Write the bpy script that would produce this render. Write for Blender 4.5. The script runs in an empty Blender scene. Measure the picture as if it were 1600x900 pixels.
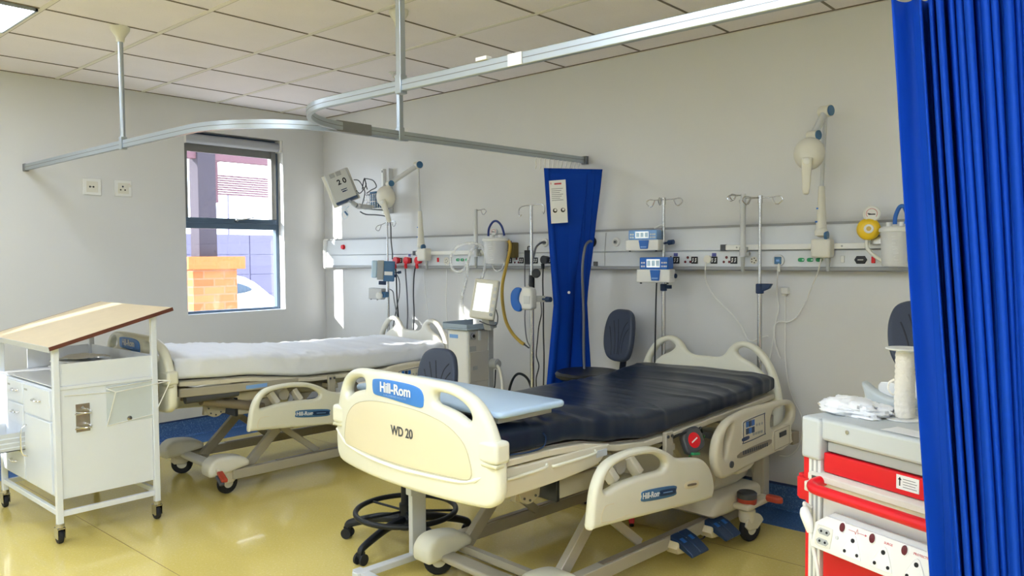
import bpy, math, random
from math import sin, cos, pi, radians, sqrt
from mathutils import Vector, Matrix, noise
from mathutils.geometry import delaunay_2d_cdt
random.seed(7)
SC = bpy.context.scene
COL = SC.collection
# ---------------------------------------------------------------- camera (solved from the ceiling grid; metres, room corner = origin)
F_PX, YAW, PITCH, ROLL = 1212.44, 0.7280, -0.0402, -0.0074
CAM = Vector((6.1439, -4.2665, 1.44))
_fw = Vector((-sin(YAW)*cos(PITCH), cos(YAW)*cos(PITCH), sin(PITCH)))
_r0 = Vector((cos(YAW), sin(YAW), 0)); _u0 = _r0.cross(_fw)
RT = _r0*cos(ROLL) + _u0*sin(ROLL); UP = _u0*cos(ROLL) - _r0*sin(ROLL)
def _ray(u, v): return _fw + RT*((u-800)/F_PX) - UP*((v-450)/F_PX)
def onY(u, v, y): d = _ray(u, v); return CAM + d*((y-CAM.y)/d.y)
def onX(u, v, x): d = _ray(u, v); return CAM + d*((x-CAM.x)/d.x)
def onZ(u, v, z): d = _ray(u, v); return CAM + d*((z-CAM.z)/d.z)
cd = bpy.data.cameras.new('camera'); cam = bpy.data.objects.new('camera', cd); COL.objects.link(cam)
cd.sensor_width = 36.0; cd.lens = F_PX*36.0/1600.0; cd.clip_start = 0.05; cd.clip_end = 400
cam.matrix_world = Matrix.Translation(CAM) @ Matrix((RT, UP, -_fw)).transposed().to_4x4()
SC.camera = cam
# ---------------------------------------------------------------- materials
def lin(c):
    out = []
    for k in c:
        k /= 255.0
        out.append(k/12.92 if k <= 0.04045 else ((k+0.055)/1.055)**2.4)
    return tuple(out) + (1.0,)
MATS = {}
def mat(name, rgb, rough=0.5, metal=0.0, var=0.05, scale=6.0, bump=0.0, bscale=60.0, trans=0.0, ior=1.45, coat=0.0, emit=0.0, alpha=1.0, spec=0.5, sheen=0.0):
    if name in MATS: return MATS[name]
    m = bpy.data.materials.new(name); m.use_nodes = True
    nt = m.node_tree; N = nt.nodes; L = nt.links; b = N['Principled BSDF']
    b.inputs['Roughness'].default_value = rough; b.inputs['Metallic'].default_value = metal
    b.inputs['IOR'].default_value = ior; b.inputs['Transmission Weight'].default_value = trans
    b.inputs['Coat Weight'].default_value = coat; b.inputs['Alpha'].default_value = alpha
    b.inputs['Specular IOR Level'].default_value = spec; b.inputs['Sheen Weight'].default_value = sheen
    tc = N.new('ShaderNodeTexCoord'); nz = N.new('ShaderNodeTexNoise')
    nz.inputs['Scale'].default_value = scale; nz.inputs['Detail'].default_value = 4
    L.new(tc.outputs['Object'], nz.inputs['Vector'])
    mx = N.new('ShaderNodeMix'); mx.data_type = 'RGBA'
    c = lin(rgb)
    mx.inputs[6].default_value = tuple(k*(1-var) for k in c[:3]) + (1,)
    mx.inputs[7].default_value = tuple(min(1, k*(1+var)) for k in c[:3]) + (1,)
    L.new(nz.outputs['Fac'], mx.inputs[0]); L.new(mx.outputs[2], b.inputs['Base Color'])
    if bump:
        n2 = N.new('ShaderNodeTexNoise'); n2.inputs['Scale'].default_value = bscale; n2.inputs['Detail'].default_value = 5
        L.new(tc.outputs['Object'], n2.inputs['Vector'])
        bp = N.new('ShaderNodeBump'); bp.inputs['Strength'].default_value = bump; bp.inputs['Distance'].default_value = 0.01
        L.new(n2.outputs['Fac'], bp.inputs['Height']); L.new(bp.outputs['Normal'], b.inputs['Normal'])
    if emit:
        b.inputs['Emission Color'].default_value = c; b.inputs['Emission Strength'].default_value = emit
    MATS[name] = m
    return m
def speckle(name, base, spots, rough, scale, coat=0.0, amount=0.5, soft=0.08, big=0.0):
    """vinyl / mineral tile with small flecks"""
    m = mat(name, base, rough, var=0.06, scale=3.0, coat=coat)
    nt = m.node_tree; N = nt.nodes; L = nt.links; b = N['Principled BSDF']
    src = b.inputs['Base Color'].links[0].from_socket
    tc = [n for n in N if n.type == 'TEX_COORD'][0]
    for i, (rgb, thr) in enumerate(spots):
        nz = N.new('ShaderNodeTexNoise'); nz.inputs['Scale'].default_value = scale*(1+0.37*i); nz.inputs['Detail'].default_value = 3; nz.inputs['Roughness'].default_value = 0.7
        L.new(tc.outputs['Object'], nz.inputs['Vector'])
        rp = N.new('ShaderNodeValToRGB'); rp.color_ramp.elements[0].position = thr; rp.color_ramp.elements[1].position = min(1, thr+soft)
        L.new(nz.outputs['Fac'], rp.inputs['Fac'])
        ml = N.new('ShaderNodeMath'); ml.operation = 'MULTIPLY'; ml.inputs[1].default_value = amount; L.new(rp.outputs['Color'], ml.inputs[0])
        mx = N.new('ShaderNodeMix'); mx.data_type = 'RGBA'; mx.inputs[7].default_value = lin(rgb)
        L.new(ml.outputs[0], mx.inputs[0]); L.new(src, mx.inputs[6]); src = mx.outputs[2]
    L.new(src, b.inputs['Base Color'])
    return m
WALL = mat('wall_paint', (217, 217, 216), 0.27, var=0.03, scale=1.5, bump=0.05, bscale=25)
CEIL = speckle('ceiling_tile', (238, 232, 236), [((150, 142, 130), 0.63), ((245, 242, 236), 0.60)], 0.9, 160, amount=0.35)
TEE = mat('ceiling_tee', (226, 221, 211), 0.5, var=0.02)
TEESH = mat('ceiling_gap_shade', (120, 110, 100), 0.8)  # dark tone for the tile gaps and the painted shade line at the walls
FLOOR = speckle('yellow_vinyl', (224, 203, 116), [((240, 222, 160), 0.56), ((176, 146, 76), 0.60)], 0.17, 85, coat=0.35, amount=0.45)
SEAM = mat('floor_seam', (150, 122, 60), 0.5)
BLUEV = speckle('blue_vinyl', (66, 104, 160), [((120, 158, 205), 0.54), ((28, 50, 92), 0.56)], 0.35, 110, amount=0.8)
BLUECAP = mat('blue_cap_strip', (44, 66, 110), 0.4)
WHITEPAINT = mat('white_enamel', (230, 235, 242), 0.3, var=0.02, coat=0.2)
WHITEP = mat('white_plastic', (232, 232, 228), 0.35, var=0.02)
OFFWHITE = mat('offwhite_plastic', (222, 219, 206), 0.4, var=0.02)
CREAM = mat('cream_bed_plastic', (228, 226, 207), 0.35, var=0.03, bump=0.03, bscale=300)
CREAM2 = mat('peach_bed_panel', (228, 217, 184), 0.4, var=0.02)
BEIGE = mat('beige_bed_plastic', (212, 205, 184), 0.42, var=0.03)
BEIGED = mat('beige_bed_metal', (172, 165, 146), 0.42, metal=0.0, var=0.05)
BRONZE = mat('taupe_metal', (150, 138, 118), 0.4, metal=0.3, var=0.06)
STEEL = mat('steel', (196, 196, 196), 0.25, metal=1.0, var=0.05)
ALU = mat('aluminium', (176, 184, 190), 0.36, metal=0.8, var=0.03)
ALUD = mat('grey_aluminium', (128, 128, 126), 0.42, metal=0.5, var=0.04)
CHROME = mat('chrome', (225, 225, 225), 0.12, metal=1.0, var=0.02)
BLACK = mat('black_plastic', (22, 26, 32), 0.4, var=0.1)
RUBBER = mat('black_rubber', (30, 32, 36), 0.7, var=0.1)
CHAIRB = mat('charcoal_foam', (66, 74, 92), 0.5, var=0.08, bump=0.1, bscale=200)
VINYL = mat('navy_vinyl', (17, 30, 52), 0.3, var=0.12, scale=8, bump=0.12, bscale=18)
SHEET = mat('white_sheet', (236, 239, 246), 0.75, var=0.03, bump=0.15, bscale=30)
CURT = mat('blue_curtain', (0, 62, 168), 0.7, var=0.05, scale=3, spec=0.25)
LBLUE = mat('pale_blue_laminate', (184, 208, 232), 0.3, var=0.02)
NAVY = mat('navy_plastic', (26, 52, 88), 0.4, var=0.08)
BLUEP = mat('blue_plastic', (38, 104, 190), 0.35, var=0.05)
SKYP = mat('light_blue_plastic', (128, 172, 226), 0.35, var=0.04)
LOGO = mat('logo_blue', (62, 128, 208), 0.35, var=0.03)
TEAL = mat('steel_blue_plastic', (68, 112, 150), 0.4, var=0.05)
RED = mat('red_plastic', (222, 22, 36), 0.35, var=0.05)
REDD = mat('brick_red_plastic', (176, 66, 44), 0.45, var=0.08)
MAROON = mat('maroon_plastic', (96, 22, 32), 0.35, var=0.08)
GREEN = mat('green_plastic', (40, 150, 96), 0.4, var=0.05)
GREENS = mat('green_strap', (70, 128, 70), 0.7, var=0.1)
YEL = mat('yellow_plastic', (236, 196, 40), 0.35, var=0.04)
YELH = mat('yellow_hose', (196, 164, 72), 0.4, var=0.06)
BLUEH = mat('blue_hose', (24, 48, 120), 0.4, var=0.06)
GREYC = mat('grey_cable', (110, 112, 118), 0.5, var=0.05)
DGREY = mat('dark_grey', (74, 76, 80), 0.5, var=0.06)
GREY = mat('grey_plastic', (168, 170, 168), 0.45, var=0.04)
LGREY = mat('light_grey_plastic', (206, 208, 208), 0.4, var=0.03)
PANEL = mat('service_panel_paint', (216, 220, 224), 0.35, var=0.02)
LIP = mat('service_panel_lip', (158, 160, 162), 0.4, var=0.03)
WOOD = mat('birch_laminate', (216, 196, 160), 0.4, var=0.06, scale=14)
WOODE = mat('brown_edge', (104, 58, 44), 0.45, var=0.08)
PAPER = mat('paper', (236, 236, 234), 0.8, var=0.03)
PRINT = mat('print_grey', (118, 120, 126), 0.8)
INK = mat('black_ink', (20, 20, 24), 0.7)
REDINK = mat('red_ink', (206, 84, 92), 0.6)
CLEAR = mat('clear_plastic', (236, 240, 240), 0.12, trans=0.75, ior=1.2, var=0.01)
FROST = mat('frosted_plastic', (248, 249, 249), 0.25, alpha=0.5, var=0.01)
SCREEN = mat('pale_screen', (240, 244, 246), 0.2, var=0.02, emit=0.5)
LAMPM = mat('light_panel', (224, 237, 255), 0.5, var=0.0, emit=23.0)
COTTON = mat('cotton_tape', (238, 232, 220), 0.85, var=0.04, bump=0.3, bscale=120)
BAG = mat('thin_white_plastic', (248, 249, 251), 0.3, var=0.01)
WINF = mat('window_frame_paint', (84, 104, 126), 0.4, var=0.05)
BLIND = mat('roller_blind_fabric', (168, 170, 176), 0.6, var=0.03)
MAUVE = mat('pergola_paint', (104, 70, 80), 0.7, var=0.06)
COLM = mat('column_paint', (54, 46, 58), 0.7, var=0.08)
HOARD = mat('boundary_wall_paint', (104, 100, 128), 0.8, var=0.05)
CARW = mat('car_white', (240, 242, 246), 0.2, var=0.01, coat=0.6)
CARG = mat('car_glass', (60, 78, 98), 0.1, var=0.05)
GROUND = speckle('paving', (206, 200, 192), [((170, 164, 158), 0.55)], 0.9, 20)
def glass_mat():
    m = bpy.data.materials.new('window_glass'); m.use_nodes = True
    N = m.node_tree.nodes; L = m.node_tree.links
    N.remove(N['Principled BSDF']); out = N['Material Output']
    tr = N.new('ShaderNodeBsdfTransparent'); gl = N.new('ShaderNodeBsdfGlossy'); gl.inputs['Roughness'].default_value = 0.02
    tr.inputs['Color'].default_value = (0.93, 0.95, 0.97, 1)
    mx = N.new('ShaderNodeMixShader'); mx.inputs[0].default_value = 0.06; L.new(tr.outputs[0], mx.inputs[1]); L.new(gl.outputs[0], mx.inputs[2]); L.new(mx.outputs[0], out.inputs['Surface'])
    return m
GLASS = glass_mat()
def brick_mat():
    m = bpy.data.materials.new('orange_brick'); m.use_nodes = True
    N = m.node_tree.nodes; L = m.node_tree.links; b = N['Principled BSDF']; b.inputs['Roughness'].default_value = 0.85
    tc = N.new('ShaderNodeTexCoord'); sp = N.new('ShaderNodeSeparateXYZ'); L.new(tc.outputs['Object'], sp.inputs[0])
    ad = N.new('ShaderNodeMath'); ad.operation = 'ADD'; L.new(sp.outputs[0], ad.inputs[0]); L.new(sp.outputs[1], ad.inputs[1])
    cb = N.new('ShaderNodeCombineXYZ'); L.new(ad.outputs[0], cb.inputs[0]); L.new(sp.outputs[2], cb.inputs[1])
    br = N.new('ShaderNodeTexBrick'); L.new(cb.outputs[0], br.inputs['Vector'])
    br.inputs['Scale'].default_value = 1.0; br.inputs['Brick Width'].default_value = 0.235; br.inputs['Row Height'].default_value = 0.086
    br.inputs['Mortar Size'].default_value = 0.008; br.inputs['Color1'].default_value = lin((172, 92, 50)); br.inputs['Color2'].default_value = lin((190, 116, 70)); br.inputs['Mortar'].default_value = lin((150, 112, 84))
    L.new(br.outputs['Color'], b.inputs['Base Color'])
    return m
BRICK = brick_mat()
# ---------------------------------------------------------------- mesh builder
def catmull(pts, sub=6, closed=False):
    P = [Vector(p) for p in pts]; n = len(P)
    if n < 3 or sub < 2: return P
    out = []
    rng = n if closed else n-1
    for i in range(rng):
        if closed: a, b, c, d = P[(i-1) % n], P[i], P[(i+1) % n], P[(i+2) % n]
        else: a, b, c, d = P[max(i-1, 0)], P[i], P[i+1], P[min(i+2, n-1)]
        for k in range(sub):
            t = k/sub
            out.append(0.5*((2*b) + (c-a)*t + (2*a-5*b+4*c-d)*t*t + (3*b-a-3*c+d)*t*t*t))
    if not closed: out.append(P[-1])
    return out
def cat2(pts, sub=5, closed=True): return [(p.x, p.y) for p in catmull([(a, b, 0) for a, b in pts], sub, closed)]
def mirror(half):
    """half outline from x=0 (top) round to x=0 (bottom), mirrored to a closed outline"""
    return list(half) + [(-x, z) for x, z in reversed(half) if abs(x) > 1e-6]
def basis(x, y, z, o=(0, 0, 0)):
    M = Matrix((Vector(x), Vector(y), Vector(z))).transposed().to_4x4(); M.translation = Vector(o); return M
def rotz(a, o=(0, 0, 0)): return Matrix.Translation(Vector(o)) @ Matrix.Rotation(a, 4, 'Z')
XZ = lambda o=(0, 0, 0): basis((1, 0, 0), (0, 0, 1), (0, -1, 0), o)     # 2D drawn on an x-z face that looks to -y
YZ = lambda o=(0, 0, 0): basis((0, 1, 0), (0, 0, 1), (1, 0, 0), o)      # 2D drawn on a y-z face that looks to +x
def facing(o, n, roll=0.0):
    """frame whose local z looks along n, local y is up, turned by roll"""
    n = Vector(n).normalized(); x = Vector((0, 0, 1)).cross(n)
    x.normalize(); y = n.cross(x)
    return basis(x*cos(roll)+y*sin(roll), y*cos(roll)-x*sin(roll), n, o)
class MB:
    def __init__(s, M=None): s.v = []; s.f = []; s.mi = []; s.M = M or Matrix.Identity(4); s.m = 0
    def add(s, vs, fs, M=None):
        T = s.M @ M if M is not None else s.M
        b = len(s.v); s.v += [T @ Vector(p) for p in vs]
        for f in fs: s.f.append([b+i for i in f]); s.mi.append(s.m)
        return s
    def box(s, x0, x1, y0, y1, z0, z1, M=None):
        return s.add([(x0,y0,z0),(x1,y0,z0),(x1,y1,z0),(x0,y1,z0),(x0,y0,z1),(x1,y0,z1),(x1,y1,z1),(x0,y1,z1)],
                     [(0,3,2,1),(4,5,6,7),(0,1,5,4),(1,2,6,5),(2,3,7,6),(3,0,4,7)], M)
    def cbox(s, c, d, M=None): return s.box(c[0]-d[0]/2, c[0]+d[0]/2, c[1]-d[1]/2, c[1]+d[1]/2, c[2]-d[2]/2, c[2]+d[2]/2, M)
    def bar(s, p, q, w, h, up=(0, 0, 1)):
        """rectangular bar from p to q, w across, h along up"""
        p, q = Vector(p), Vector(q); d = q-p; l = d.length; d.normalize(); sx = d.cross(Vector(up))
        if sx.length < 1e-5: sx = d.cross(Vector((1, 0, 0)))
        sx.normalize(); u = sx.cross(d)
        return s.box(0, l, -w/2, w/2, -h/2, h/2, basis(d, -sx, u, p))
    def cyl(s, p, q, r, r2=None, n=16, cap=True):
        p, q = Vector(p), Vector(q); d = (q-p).normalized(); a = d.orthogonal().normalized(); b = d.cross(a)
        r2 = r if r2 is None else r2
        vs = [p+a*(r*cos(2*pi*i/n))+b*(r*sin(2*pi*i/n)) for i in range(n)] + [q+a*(r2*cos(2*pi*i/n))+b*(r2*sin(2*pi*i/n)) for i in range(n)]
        fs = [(i, (i+1) % n, n+(i+1) % n, n+i) for i in range(n)]
        if cap: fs += [tuple(reversed(range(n))), tuple(range(n, 2*n))]
        return s.add(vs, fs)
    def tube(s, pts, r, n=8, sub=6, closed=False, flat=1.0):
        P = catmull(pts, sub, closed); m = len(P)
        if m < 2: return s
        vs = []; prev = None
        for i, p in enumerate(P):
            d = (P[(i+1) % m]-P[i-1]) if closed else (P[min(i+1, m-1)]-P[max(i-1, 0)])
            if d.length < 1e-9: d = Vector((0, 0, 1))
            d.normalize()
            if prev is None: a = d.orthogonal().normalized()
            else:
                a = prev - d*prev.dot(d)
                a = a.normalized() if a.length > 1e-6 else d.orthogonal().normalized()
            prev = a; b = d.cross(a)
            rr = r(i/(m-1)) if callable(r) else r
            vs += [p+a*(rr*cos(2*pi*k/n))+b*(rr*flat*sin(2*pi*k/n)) for k in range(n)]
        fs = []
        for i in range(m if closed else m-1):
            j = (i+1) % m
            fs += [(i*n+k, i*n+(k+1) % n, j*n+(k+1) % n, j*n+k) for k in range(n)]
        if not closed: fs += [tuple(reversed(range(n))), tuple(range((m-1)*n, m*n))]
        return s.add(vs, fs)
    def lathe(s, prof, M=None, n=24):
        """prof [(r, z)] turned about local z"""
        vs = []; fs = []; k = len(prof)
        for r, z in prof: vs += [(r*cos(2*pi*i/n), r*sin(2*pi*i/n), z) for i in range(n)]
        for j in range(k-1): fs += [(j*n+i, j*n+(i+1) % n, (j+1)*n+(i+1) % n, (j+1)*n+i) for i in range(n)]
        if prof[0][0] > 1e-6: fs.append(tuple(reversed(range(n))))
        if prof[-1][0] > 1e-6: fs.append(tuple(range((k-1)*n, k*n)))
        return s.add(vs, fs, M)
    def ball(s, c, rx, ry=None, rz=None, n=16, M=None):
        ry = rx if ry is None else ry; rz = rx if rz is None else rz
        k = max(6, n//2); T = Matrix.Translation(Vector(c)) @ Matrix.Diagonal((rx, ry, rz, 1))
        if M is not None: T = M @ T
        return s.lathe([(max(sin(pi*i/k), 0), -cos(pi*i/k)) for i in range(k+1)], T, n)
    def prism(s, poly, h, M=None):
        n = len(poly)
        vs = [(x, y, 0) for x, y in poly] + [(x, y, h) for x, y in poly]
        fs = [tuple(reversed(range(n))), tuple(range(n, 2*n))] + [(i, (i+1) % n, n+(i+1) % n, n+i) for i in range(n)]
        return s.add(vs, fs, M)
    def plate(s, outline, holes=(), t=0.03, r=0.008, fn=None, grid=0.0, M=None, seg=3):
        """flat moulding with holes and rounded edges; drawn in local x-y, thickness -t/2..t/2; fn(x,y,z) bends it"""
        def area(p): return 0.5*sum(p[i][0]*p[(i+1) % len(p)][1]-p[(i+1) % len(p)][0]*p[i][1] for i in range(len(p)))
        loops = []
        for k, lp in enumerate([outline]+list(holes)):
            lp = [tuple(q) for q in lp]
            if (area(lp) > 0) != (k == 0): lp = lp[::-1]
            loops.append(lp)
        def inset(lp, d):
            n = len(lp); o = []
            for i in range(n):
                ax, ay = lp[i-1]; bx, by = lp[i]; cx, cy = lp[(i+1) % n]
                d1 = Vector((bx-ax, by-ay)); d2 = Vector((cx-bx, cy-by))
                if d1.length > 1e-9: d1.normalize()
                if d2.length > 1e-9: d2.normalize()
                tt = d1+d2
                if tt.length < 1e-6: tt = d1
                tt.normalize(); o.append((bx-tt.y*d, by+tt.x*d))
            return o
        rings = [(r*(1-sin(pi/2*i/seg)), t/2-r+r*cos(pi/2*i/seg)) for i in range(seg+1)]
        rings = rings + [(a, -z) for a, z in reversed(rings)]
        vs = []; fs = []; starts = []
        for lp in loops:
            n = len(lp); st = len(vs); starts.append(st)
            for a, z in rings: vs += [(x, y, z) for x, y in inset(lp, a)]
            for j in range(len(rings)-1):
                fs += [(st+j*n+i, st+(j+1)*n+i, st+(j+1)*n+(i+1) % n, st+j*n+(i+1) % n) for i in range(n)]
        pts = []; edges = []; ids = []
        for lp, st in zip(loops, starts):
            b = len(pts); n = len(lp)
            pts += [Vector((vs[st+i][0], vs[st+i][1])) for i in range(n)]; ids += [st+i for i in range(n)]
            edges += [(b+i, b+(i+1) % n) for i in range(n)]
        nb = len(pts)
        if grid:
            xs = [p[0] for p in outline]; ys = [p[1] for p in outline]
            x = min(xs)+grid/2
            while x < max(xs):
                y = min(ys)+grid/2
                while y < max(ys):
                    ok = True
                    for q in pts[:nb]:
                        if (q.x-x)**2+(q.y-y)**2 < (grid*0.45)**2: ok = False; break
                    if ok: pts.append(Vector((x, y)))
                    y += grid
                x += grid
        res = delaunay_2d_cdt(pts, edges, [], 0, 1e-7)
        rv, rf, orig = res[0], res[2], res[3]
        polys = []; b = 0
        for lp in loops: polys.append(pts[b:b+len(lp)]); b += len(lp)
        def inside(q, pg):
            c = False; j = len(pg)-1
            for i in range(len(pg)):
                if (pg[i].y > q.y) != (pg[j].y > q.y) and q.x < (pg[j].x-pg[i].x)*(q.y-pg[i].y)/(pg[j].y-pg[i].y)+pg[i].x: c = not c
                j = i
            return c
        keep = []
        for f in rf:
            q = sum((rv[i] for i in f), Vector((0, 0)))/len(f)
            if inside(q, polys[0]) and not any(inside(q, h) for h in polys[1:]): keep.append(f)
        rf = keep
        for sgn, off in ((1, 0), (-1, (len(rings)-1))):
            mp = {}
            for i, p in enumerate(rv):
                o = [q for q in orig[i] if q < nb]
                if o:
                    vid = ids[o[0]]
                    for lp, st in zip(loops, starts):
                        if st <= vid < st+len(lp): vid = st+off*len(lp)+(vid-st); break
                    mp[i] = vid
            used = set(i for f in rf for i in f)
            for i in used:
                if i not in mp: mp[i] = len(vs); vs.append((rv[i].x, rv[i].y, sgn*t/2))
            for f in rf:
                g = [mp[i] for i in f]
                a, b2, c = [vs[q] for q in g[:3]]
                ccw = (b2[0]-a[0])*(c[1]-a[1])-(b2[1]-a[1])*(c[0]-a[0]) > 0
                fs.append(g if ccw == (sgn > 0) else g[::-1])
        if fn: vs = [fn(*p) for p in vs]
        return s.add(vs, fs, M)
    def build(s, name, m, parent=None, bevel=0.0, seg=2, ang=40, solid=0.0, world=False):
        me = bpy.data.meshes.new(name)
        vs = s.v
        if parent is not None and world:
            I = root_matrix(parent).inverted(); vs = [I @ p for p in vs]
        me.from_pydata([tuple(p) for p in vs], [], s.f)
        for k in (m if isinstance(m, (list, tuple)) else [m]): me.materials.append(k)
        for p, k in zip(me.polygons, s.mi): p.material_index = k; p.use_smooth = True
        me.set_sharp_from_angle(angle=radians(ang))
        o = bpy.data.objects.new(name, me); COL.objects.link(o)
        if parent is not None: o.parent = parent
        if solid:
            md = o.modifiers.new('thickness', 'SOLIDIFY'); md.thickness = solid; md.offset = 0
        if bevel:
            md = o.modifiers.new('edges', 'BEVEL'); md.width = bevel; md.segments = seg; md.limit_method = 'ANGLE'; md.angle_limit = radians(50); md.harden_normals = False
        return o
ROOTM = {}
def root_matrix(o):
    while o.parent is not None: o = o.parent
    return ROOTM.get(o.name, Matrix.Identity(4))
def tag(o, label=None, cat=None, group=None, kind=None):
    if label: o['label'] = label
    if cat: o['category'] = cat
    if group: o['group'] = group
    if kind: o['kind'] = kind
    return o
def thing(name, label, cat, loc=(0, 0, 0), rz=0.0, group=None):
    o = bpy.data.objects.new(name, None); COL.objects.link(o)
    o.location = loc; o.rotation_euler = (0, 0, rz); o.empty_display_size = 0.1
    ROOTM[o.name] = rotz(rz, loc)
    return tag(o, label, cat, group)
def copy_tree(o, parent=None):
    c = o.copy(); COL.objects.link(c)
    if parent is not None: c.parent = parent
    else: ROOTM[c.name] = ROOTM.get(o.name, Matrix.Identity(4))
    for ch in [k for k in bpy.data.objects if k.parent == o]: copy_tree(ch, c)
    return c
def struct(name, mb, m, parent=None, **kw):
    o = mb.build(name, m, parent, **kw)
    if parent is None: o['kind'] = 'structure'
    return o
def text(name, body, size, m, parent, M, depth=0.0008, fn=None, sx=1.0, bold=0.0, world=False):
    cu = bpy.data.curves.new(name, 'FONT'); cu.body = body; cu.size = size; cu.align_x = 'CENTER'; cu.align_y = 'CENTER'; cu.extrude = depth; cu.offset = bold
    cu.resolution_u = 4
    t = bpy.data.objects.new(name, cu); COL.objects.link(t)
    bpy.context.view_layer.update()
    me = bpy.data.meshes.new_from_object(t.evaluated_get(bpy.context.evaluated_depsgraph_get()))
    bpy.data.objects.remove(t); bpy.data.curves.remove(cu)
    mb = MB()
    vs = [(v.co.x*sx, v.co.y, v.co.z) for v in me.vertices]
    if fn: vs = [fn(*p) for p in vs]
    mb.add(vs, [tuple(p.vertices) for p in me.polygons], M)
    bpy.data.meshes.remove(me)
    return mb.build(name, m, parent, world=world)
def wheel(mb_t, mb_h, c, ax, r, w):
    """tyre into mb_t, hub into mb_h; axle along ax"""
    ax = Vector(ax).normalized(); c = Vector(c); o = ax.orthogonal().normalized(); M = basis(o, ax.cross(o), ax, c)
    mb_t.lathe([(r*0.72, -w/2), (r*0.92, -w/2), (r, -w/4), (r, w/4), (r*0.92, w/2), (r*0.72, w/2)], M, 24)
    mb_h.lathe([(0, -w*0.56), (r*0.3, -w*0.56), (r*0.72, -w*0.42), (r*0.72, w*0.42), (r*0.3, w*0.56), (0, w*0.56)], M, 20)
# ================================================================= ROOM
CH = 2.733; RX, RY = 7.6, -7.4
w1 = (-1.325, -0.43, 0.985, 2.485); w2 = (-6.74, -5.80, 0.985, 2.485); w4 = (-4.90, -3.97, 0.985, 1.97); WT = 0.14
m = MB(); m.box(-WT, RX, RY, 0.12, -0.08, 0.0)
floor = struct('floor', m, FLOOR)
m = MB()
ys1 = onZ(1190, 868, 0).y; ys2 = onZ(225, 867, 0).y
m.box(0.33, RX-0.05, ys1-0.003, ys1, -0.001, 0.0006)
struct('floor_seam', m, SEAM, floor)
m = MB(); m.box(0.33, RX-0.05, ys2-0.003, ys2, -0.001, 0.0006); struct('floor_seam', m, SEAM, floor)
m = MB()
m.box(0, 0.3, RY, -0.3, 0.0, 0.0012); m.box(0, RX, -0.3, 0, 0.0, 0.0012)
struct('floor_border', m, BLUEV, floor)
def wall_holes(mb, holes, y0, y1):
    ys = y0
    for a, b, z0, z1 in sorted(holes):
        mb.box(-WT, 0, ys, a, 0, CH); mb.box(-WT, 0, a, b, 0, z0); mb.box(-WT, 0, a, b, z1, CH); ys = b
    mb.box(-WT, 0, ys, y1, 0, CH)
m = MB(); wall_holes(m, [w1, w2, w4], RY, 0.12); struct('wall_left', m, WALL)
m = MB(); m.box(0, RX, 0, 0.12, 0, CH); struct('wall_back', m, WALL)
m = MB(); m.box(RX, RX+0.12, RY, 0.12, 0, CH); struct('wall_right', m, WALL)
m = MB(); m.box(-WT, RX, RY-0.12, RY, 0, CH); struct('wall_front', m, WALL)
def cove(mb, p, q, nrm):
    """coved vinyl upstand 0.13 high"""
    p, q, nrm = Vector(p), Vector(q), Vector(nrm)
    prof = [(0.0, 0.135), (0.006, 0.135), (0.006, 0.03), (0.012, 0.014), (0.03, 0.004), (0.03, 0.0012), (0, 0.0012)]
    a = [p+nrm*d+Vector((0, 0, z)) for d, z in prof]; b = [q+nrm*d+Vector((0, 0, z)) for d, z in prof]; n = len(prof)
    mb.add(a+b, [(i, (i+1) % n, n+(i+1) % n, n+i) for i in range(n)])
m = MB(); cove(m, (0, RY, 0), (0, 0, 0), (1, 0, 0)); bl = struct('baseboard_left', m, BLUEV)
m = MB(); m.box(0, 0.008, RY, 0, 0.135, 0.147); struct('baseboard_cap', m, BLUECAP, bl)
m = MB(); cove(m, (0, 0, 0), (RX, 0, 0), (0, -1, 0)); bb = struct('baseboard_back', m, BLUEV)
m = MB(); m.box(0, RX, -0.008, 0, 0.135, 0.147); struct('baseboard_cap', m, BLUECAP, bb)
# ceiling
m = MB(); m.box(-WT, RX, RY, 0.12, CH, CH+0.1); ceil = struct('ceiling', m, CEIL)
gx = [0.459+0.6*j for j in range(13)]; gy = [-(1.0489-0.6+0.6*k) for k in range(12)]
m = MB()
for y in gy: m.box(0, RX, y-0.012, y+0.012, CH-0.004, CH+0.001)
m.box(0, RX, -0.02, 0, CH-0.005, CH+0.001); m.box(0, 0.02, RY, 0, CH-0.005, CH+0.001)
struct('ceiling_tee', m, TEE, ceil)
m = MB()
for x in gx: m.box(x-0.0065, x+0.0065, RY, 0, CH-0.003, CH+0.001)
for y in gy: m.box(0, RX, y+0.011, y+0.015, CH-0.0035, CH+0.001)
struct('ceiling_gap', m, TEESH, ceil)
m = MB(); m.box(0, RX, -0.024, -0.018, CH-0.0055, CH); m.box(0.018, 0.024, RY, 0, CH-0.0055, CH); struct('ceiling_edge_shade', m, TEESH, ceil)  # thin dark strips standing in for the shade where ceiling meets wall
def ceiling_light(x0, x1, y0, y1, label, first=[None]):
    t = thing('ceiling_light', label, 'light', ((x0+x1)/2, (y0+y1)/2, CH-0.012), 0, 'square ceiling lights')
    a, b = (x1-x0)/2, (y1-y0)/2
    m = MB()
    for s in (-1, 1): m.box(-a, a, s*b-0.012 if s > 0 else -b, b if s > 0 else -b+0.012, -0.004, 0.014); m.box(s*a-0.012 if s > 0 else -a, a if s > 0 else -a+0.012, -b, b, -0.004, 0.014)
    m.build('light_frame', ALU, t)
    m = MB(); m.box(-a+0.012, a-0.012, -b+0.012, b-0.012, 0.002, 0.012); m.build('diffuser', LAMPM, t)
    return t
gyl = sorted(gy)
def cell(xa, n, ya): return (xa+0.014, xa+0.6*n-0.014, ya-0.6+0.014, ya-0.014)
ceiling_light(*cell(1.059, 1, -2.8489), 'glowing square ceiling light in the top left corner, nearest the left wall')
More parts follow.
